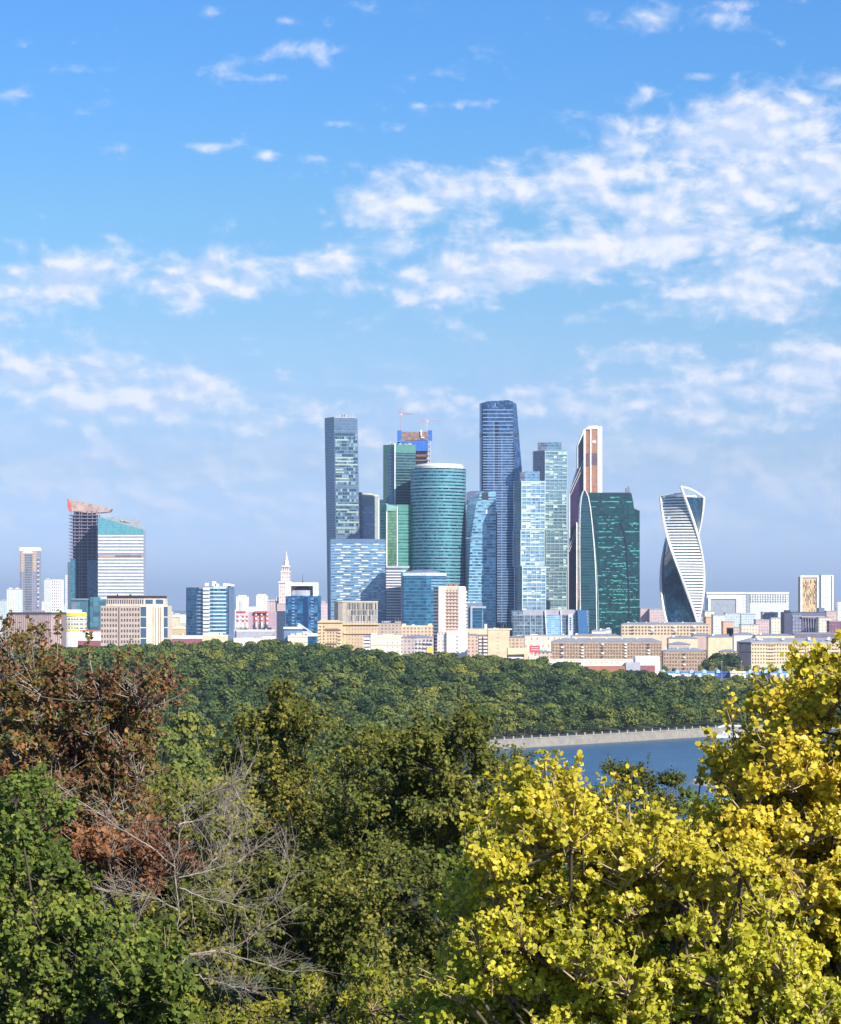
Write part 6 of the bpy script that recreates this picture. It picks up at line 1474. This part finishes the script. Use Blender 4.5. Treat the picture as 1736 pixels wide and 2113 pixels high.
near_tree('olive_maple', 'deep green tree filling the shade below the centre trees', [(330, 1890), (420, 1830), (600, 1800), (900, 1790), (1000, 1850), (960, 2300), (330, 2300), (380, 2000)], 50, 1.4, 50, 190, 32, 13, .09, RHOMB, OLIVE2, 680, 13, rand=.4, twig=DARKTWIG, drop=.26, tw_frac=.4)
near_tree('green_maple', 'shaded green tree seen through gaps of the yellow maple', [(930, 1760), (1200, 1740), (1736, 1650), (1900, 1800), (1900, 2300), (860, 2300)], 33, 1.6, 60, 150, 26, 12, .07, LOBED, leaf_mat('shade_maple_leaf', [(0, (.03, .06, .012)), (.5, (.10, .15, .02)), (1, (.30, .30, .03))], .3, .5, .9, .3, .4), 1400, 14, twig=DARKTWIG, drop=.15, tw_frac=.5)
near_tree('olive_maple', 'dark tree filling the shade under the rust maple', [(-40, 1480), (200, 1470), (320, 1560), (420, 1700), (400, 1900), (300, 2200), (-60, 2200)], 60, 1.6, 56, 120, 30, 12, .085, RHOMB, OLV3, 120, 15, twig=DARKTWIG, drop=.25, tw_frac=.4)

def bare_tree():
    """leafless grey boughs drooping towards the right"""
    D = 40; rng = np.random.default_rng(5); s = D/FOC; gx = X(330, D); gz = ground(gx, D)
    b = root('bare_tree', 'leafless tree with long pale grey branches reaching right in front of the centre trees', 'tree', (gx, D, gz)); L = np.array([gx, D, gz])
    def W(px, py, dy=0): return np.array([X(px, D), D+dy, Z(py, D)])
    main = [[(330, 2130), (360, 2000), (390, 1972), (440, 1968), (500, 1945), (560, 1905), (640, 1860)], [(390, 1972), (450, 1965), (520, 1985), (600, 2005), (640, 1990)], [(380, 1670), (420, 1640), (480, 1620), (520, 1590)], [(350, 1990), (370, 1880), (360, 1790), (380, 1700), (378, 1668)],
            [(370, 1810), (420, 1800), (490, 1780), (530, 1745)], [(370, 1830), (430, 1855), (500, 1870), (520, 1930)], [(480, 1620), (510, 1680), (500, 1760), (470, 1830)], [(360, 1790), (300, 1740), (230, 1700), (160, 1650), (100, 1600)], [(370, 1880), (300, 1850), (200, 1835)],
            [(540, 1870), (580, 1850), (600, 1790), (590, 1740)], [(400, 2010), (470, 2030), (540, 2050)], [(330, 2130), (300, 2010), (270, 1900), (220, 1800)], [(370, 1700), (420, 1690), (470, 1655), (500, 1640)], [(420, 1800), (470, 1740), (480, 1690)]]
    big = []; tw = []
    for i, path in enumerate(main):
        pts = np.array([W(px, py, .15*math.sin(i+j)) for j, (px, py) in enumerate(path)]); t = np.linspace(0, 1, len(pts)); tt = np.linspace(0, 1, 14)
        q = np.stack([np.interp(tt, t, pts[:, c]) for c in range(3)], 1)+rng.normal(size=(14, 3))*.012
        r0 = .019 if i < 2 else .012; big.append((q, np.linspace(r0, .004, 14)))
        for _ in range(26):
            k = rng.integers(2, 13); a = q[k]; d = q[min(13, k+1)]-q[k-1]; d = d/np.linalg.norm(d)
            e = a+(d*.7+rng.normal(size=3)*.6+np.array([0, 0, .15]))*rng.uniform(.15, .5); p = bez(a, e, .03, 6, rng); tw.append((p, np.linspace(.0045, .0022, 6)))
            for _ in range(3):
                kk = rng.integers(1, 5); e2 = p[kk]+((e-a)*.4+rng.normal(size=3)*.16); tw.append((bez(p[kk], e2, .01, 6, rng), np.linspace(.003, .0016, 6)))
    big.append((bez(np.array([gx, D, gz-.3]), W(330, 2130), 0, 14, rng), np.linspace(.09, .05, 14)))
    V, F = tubes_np(big, 6); o = bpy.data.objects.new('trunk', mesh_np('trunk', V-L, F, GREYTWIG)); COL.objects.link(o); o.parent = b
    V, F = tubes_np(tw, 3); o = bpy.data.objects.new('twigs', mesh_np('twigs', V-L, F, GREYTWIG)); COL.objects.link(o); o.parent = b
bare_tree()

# ---- the wood on the far bank and the trees between the houses
TREEM = leaf_mat('wood_leaf', [(0, (.020, .042, .017)), (.25, (.05, .084, .024)), (.5, (.092, .13, .030)), (.7, (.15, .18, .034)), (.85, (.26, .25, .04)), (1, (.34, .24, .065))], .2, .6, .12, .2, .3, tintattr=True)
def crown_np(seed, n=520, R=6.5, H=10, leaf=1.0):
    rng = np.random.default_rng(seed); lob = []
    for _ in range(7):
        a = rng.uniform(0, 2*np.pi); rr = R*.55*np.sqrt(rng.uniform()); z = rng.uniform(.25, 1)*H
        w = R*rng.uniform(.45, .68)*(1.15-.5*z/H); lob.append((rr*math.cos(a)*(1.2-.75*z/H), rr*math.sin(a)*(1.2-.75*z/H), z, w))
    lob.append((0, 0, H*.72, R*.55)); lob = np.array(lob); i = rng.integers(0, len(lob), n); d = unit(rng.normal(size=(n, 3))); d[:, 2] = np.where(d[:, 2] < -.3, -d[:, 2], d[:, 2])
    P = lob[i, :3]+d*lob[i, 3][:, None]*rng.uniform(.75, 1.08, n)[:, None]*np.array([1, 1, .8]); P[:, 2] += 1.3
    N = unit(d+rng.normal(size=(n, 3))*.45); return P, N, leaf*rng.uniform(.6, 1.3, n)
QUAD = np.array([(0, -.55), (.5, -.1), (.15, .5), (-.45, .25)])
VAR = []
for k in range(12):
    rng = np.random.default_rng(100+k); P, N, S = crown_np(200+k, 620, R=rng.uniform(5.2, 7.2), H=rng.uniform(9, 12.5)); V, F = leaves(P, N, S*1.15, QUAD, rng)
    tv = [0.03, .16, .28, .38, .46, .56, .32, .20, .70, .80, .10, .95][k]
    me = mesh_np('crown', V, F, TREEM, tint=np.full(len(F), tv)); VAR.append((me, V, F, tv))
tm = MB(); tm.tube([(0, 0, -1), (.2, 0, 4), (0, .3, 8)], [.45, .3, .15], 6); 
for a in range(4): tm.tube([(.1, 0, 4+a), (2.2*math.cos(a*1.7), 2.2*math.sin(a*1.7), 7+a)], [.18, .07], 4)
_o = tm.build('trunk', BARK); TRUNK = _o.data; bpy.data.objects.remove(_o)
def plant(x, y, k, sc_, rot, label, group, name='broadleaf_tree', z=None):
    o = root(name, label, 'tree', (x, y, ground(x, y) if z is None else z), group); o.rotation_euler = (0, 0, rot); o.scale = (sc_, sc_, sc_)
    c = bpy.data.objects.new('crown', VAR[k][0]); COL.objects.link(c); c.parent = o
    c = bpy.data.objects.new('trunk', TRUNK); COL.objects.link(c); c.parent = o
    return o
def wood():
    rr = random.Random(21); spots = []
    TLX = [0, 250, 420, 600, 700, 830, 1050, 1180, 1240, 1290, 1340, 1400, 1736]; TLY = [1347, 1341, 1328, 1331, 1339, 1356, 1363, 1369, 1394, 1388, 1394, 1403, 1403]
    y = 140.0
    while y < 2420:
        half = y*.19; x = -half*1.0-20
        while x < half+30:
            xx = x+rr.uniform(-4.5, 4.5); yy = y+rr.uniform(-4.5, 4.5); d = yy-shore(xx)
            if (d > 12 and yy < 2400-max(0, (xx-190)*1.2)) or (d < -100 and xx < 12 and yy > 520) or (130 < yy < 500 and -60 < xx < 110): spots.append((xx, yy, abs(d)))
            x += 16.0
        y += 15.0
    # what the viewpoint can see: sort near to far and keep a running horizon per direction
    spots.sort(key=lambda p: p[1]); hor = {}
    vis = []
    for (x, y, d) in spots:
        u = int((x/y*FOC)/12); top = (ground(x, y)+15-CAMZ)/y; h = max(hor.get(u-1, -9), hor.get(u, -9), hor.get(u+1, -9)) if False else hor.get(u, -9)
        if top > h-.004 or y < 520:
            s = rr.uniform(.95, 1.6)*(1.0 if d > 45 else .85); px = CXP+x/y*FOC; lim = np.interp(px, TLX, TLY) if y > 500 else 1790
            if y < 500: s *= .7
            while s > .5 and HY-(ground(x, y)+12.5*s-CAMZ)/y*FOC < lim+rr.uniform(-8, 5): s -= .07
            if s > .5: vis.append((x, y, d, s))
            else: continue
        if top > h and y > 520: hor[u] = top
    lo_px = [p for p in vis]
    for k in range(58):
        xx = -25+k*4.6*1.0; dd = 12.5+rr.uniform(0, 3)
        vis.append((xx-dd*.7, shore(xx)+dd*.7, 20, rr.uniform(.62, .9)))
    print('wood spots', len(spots), 'visible', len(vis))
    pxy = lambda p: (CXP+p[0]/p[1]*FOC, HY-p[3]*0)
    order = sorted(range(len(vis)), key=lambda i: vis[i][1])
    cand = [i for i in order if vis[i][1] > 1150 and 330 < CXP+vis[i][0]/vis[i][1]*FOC < 1560 and HY-(ground(vis[i][0], vis[i][1])+15-CAMZ)/vis[i][1]*FOC < 1560]
    single = set(cand[:290])
    Vs = []; Fs = []; Ts = []; off = 0
    for i, (x, y, d, s) in enumerate(vis):
        patch = math.sin(x*.026+1)+math.sin(y*.015+x*.011)+rr.uniform(-1.2, 1.2)
        k = 11 if (patch > 2.2 and rr.random() < .5) else (rr.choice([8, 9, 5, 4]) if patch > .9 else rr.choice([0, 1, 2, 3, 6, 7, 10, 2, 3, 4, 5, 0, 6, 8]))
        if d < 45 and rr.random() < .45: k = rr.choice([5, 8, 9])
        rot = rr.uniform(0, 6.28); wid = rr.uniform(1.05, 1.4)
        if i in single:
            wide_ = wid; tone = {8: 'yellowish green', 9: 'yellow-green', 11: 'tan autumn', 5: 'olive', 4: 'olive'}.get(k, 'dark green')
            row = 'in the front row behind the embankment wall' if d < 45 else ('on the lower slope of the wooded bank' if d < 160 else 'higher on the wooded bank')
            plant(x, y, k, s, rot, f'{tone} tree {row}', f'{tone} trees {row}').scale = (s*wid, s*wid, s)
        else:
            me, V, F, tv = VAR[k]; c, sn = math.cos(rot)*s*wid, math.sin(rot)*s*wid
            W = np.stack([V[:, 0]*c-V[:, 1]*sn+x, V[:, 0]*sn+V[:, 1]*c+y, V[:, 2]*s+ground(x, y)], 1)
            Vs.append(W); Fs.append(F+off); off += len(W); Ts.append(np.full(len(F), min(1, max(0, tv+rr.uniform(-.08, .08)))))
    o = bpy.data.objects.new('woodland', mesh_np('woodland', np.concatenate(Vs), np.concatenate(Fs), TREEM, tint=np.concatenate(Ts))); COL.objects.link(o)
    tag(o, 'far-off mass of tree crowns covering the hill behind the embankment', 'woodland', kind='stuff')
wood()
# mid-distance trees on the near slope, and city trees
for i, (px, py, D, k, s, lb) in enumerate([(378, 1470, 700, 9, 1.3, 'rounded yellow-olive tree left of the centre trees'), (340, 1500, 690, 8, .9, 'yellow-green tree touching the rust maple'), (432, 1500, 640, 9, .6, 'small bright yellow-green tree left of the pointed olive tree'),
        (400, 1545, 520, 8, .75, 'light green tree below the small bright tree'), (470, 1560, 500, 5, .7, 'olive tree under the pointed olive tree shoulder'), (350, 1570, 430, 8, .7, 'yellowish tree at the edge of the rust maple'), (700, 1500, 900, 4, 1.2, 'dark olive tree between the two centre trees'),
        (670, 1560, 650, 8, .75, 'pale green tree in the gap right of the pointed olive tree'), (310, 1440, 900, 2, 1.2, 'green tree behind the rust maple top'), (640, 1530, 800, 3, 1.1, 'grey-green tree right of the pointed olive tree'), (490, 1510, 900, 1, 1.2, 'blue-green tree left of the pointed olive tree')]):
    x = X(px, D); ztop = Z(py-6, D); h = 15*s; g = ground(x, D)
    o = plant(x, D, k, s, i*1.3, lb, None, z=ztop-h)
    t = MB(); t.tube([(x, D, g-1), (x, D, ztop-h+2)], [.5, .35], 6); t.build('lower_trunk', BARK, o) if False else None
for i, (px, py, D, k, s) in enumerate([(1374, 1318, 3040, 0, 1.1), (1402, 1324, 2990, 0, 1.0), (1412, 1322, 2995, 10, 1.1), (1420, 1326, 2980, 0, .9), (1442, 1320, 2970, 10, 1.2), (1475, 1319, 2965, 0, 1.6), (1482, 1330, 2950, 10, 1.4), (1497, 1325, 2960, 1, 1.3), (1508, 1331, 2950, 0, 1.1), (1518, 1329, 2955, 0, 1.2),
        (1455, 1352, 2860, 2, 1.2), (1468, 1362, 2850, 9, 1.0), (1480, 1355, 2855, 5, 1.2), (1492, 1362, 2850, 1, 1.0), (1446, 1366, 2850, 9, .9), (1505, 1364, 2850, 11, .9), (1517, 1366, 2848, 11, .9), (1530, 1365, 2850, 11, 1.0), (1545, 1366, 2846, 9, .8), (1560, 1364, 2850, 11, 1.0), (1576, 1366, 2850, 11, .9),
        (1590, 1364, 2852, 5, .9), (1604, 1367, 2850, 11, .8), (1620, 1366, 2850, 5, .8), (1637, 1352, 2840, 0, 1.1), (1655, 1366, 2850, 11, .9), (1672, 1367, 2850, 11, .8), (1690, 1366, 2850, 5, .8), (1710, 1366, 2850, 9, .8), (1374, 1368, 2850, 5, .9), (1392, 1370, 2850, 2, .8),
        (1150, 1355, 2900, 5, .6), (1175, 1356, 2900, 4, .6), (1190, 1357, 2900, 1, .6), (1560, 1298, 3700, 6, 1.4), (1575, 1296, 3700, 0, 1.4), (1590, 1297, 3720, 6, 1.5), (1602, 1299, 3700, 6, 1.3), (1548, 1301, 3700, 3, 1.2), (1402, 1330, 3100, 11, .8), (1300, 1316, 3100, 3, .8), (1318, 1317, 3100, 6, .8)]):
    s2 = max(.5, (Z(py, D)-GZ)/16.0)
    tone = {0: 'dark green', 10: 'dark green', 1: 'blue-green', 2: 'green', 3: 'green', 6: 'dark far', 4: 'olive', 5: 'olive', 9: 'yellowish', 11: 'brownish'}[k]
    where = 'far behind the low roofs left of the slate block' if D > 3500 else ('behind the row of market pavilions' if py > 1345 and px > 1360 else ('in front of the long brown brick block' if px < 1200 else 'among the low houses left of the long beige block'))
    o = plant(X(px, D), D, k, min(s2, 1.9)*(1 if s > .9 else .9), i*1.1, f'{tone} tree {where}', f'{tone} trees {where}', z=GZ-1)
# street lamps on the promenade and by the pavilions
def lamps():
    ma = MB(); ma.tube([(0, 0, 0), (0, 0, 9)], [.16, .08], 6); o = ma.build('post', GREY); pm = o.data; bpy.data.objects.remove(o)
    mh = MB(); mh.box((0, -.5, 9.1), (.5, 1.6, .3)); o = mh.build('lamp_head', WHITE); hm = o.data; bpy.data.objects.remove(o)
    pts = [(X(px, D), D) for px, D in ((1530, 2780), (1562, 2780), (1598, 2780), (1636, 2780), (1490, 2780), (1440, 2780), (1400, 2780))]
    for x, y in pts:
        r = root('street_lamp', 'slim grey street lamp standing in front of the market pavilions', 'street lamp', (x, y, GZ), 'street lamps in front of the pavilions'); r.scale = (1.8, 1.8, 2.1)
        for nm, me in (('post', pm), ('lamp_head', hm)): c = bpy.data.objects.new(nm, me); COL.objects.link(c); c.parent = r
lamps()
# ------------------------------------------------------------ haze
def haze():
    m = bpy.data.materials.new('haze_air'); m.use_nodes = True; t = NT(m.node_tree); t.n.clear()
    v = t.new('ShaderNodeVolumePrincipled'); v.inputs['Density'].default_value = 3.3e-5; v.inputs['Color'].default_value = (.62, .78, 1.0, 1); v.inputs['Anisotropy'].default_value = .2
    o = t.new('ShaderNodeOutputMaterial'); t.l.new(v.outputs[0], o.inputs['Volume'])
    S = 43000; mb = MB(); mb.prism([(-S, -7000), (S, -7000), (S, S), (-S, S)], -6, 420); ob = mb.build('haze', m); tag(ob, 'thin pale blue haze over the whole city', 'haze', kind='stuff')
haze()
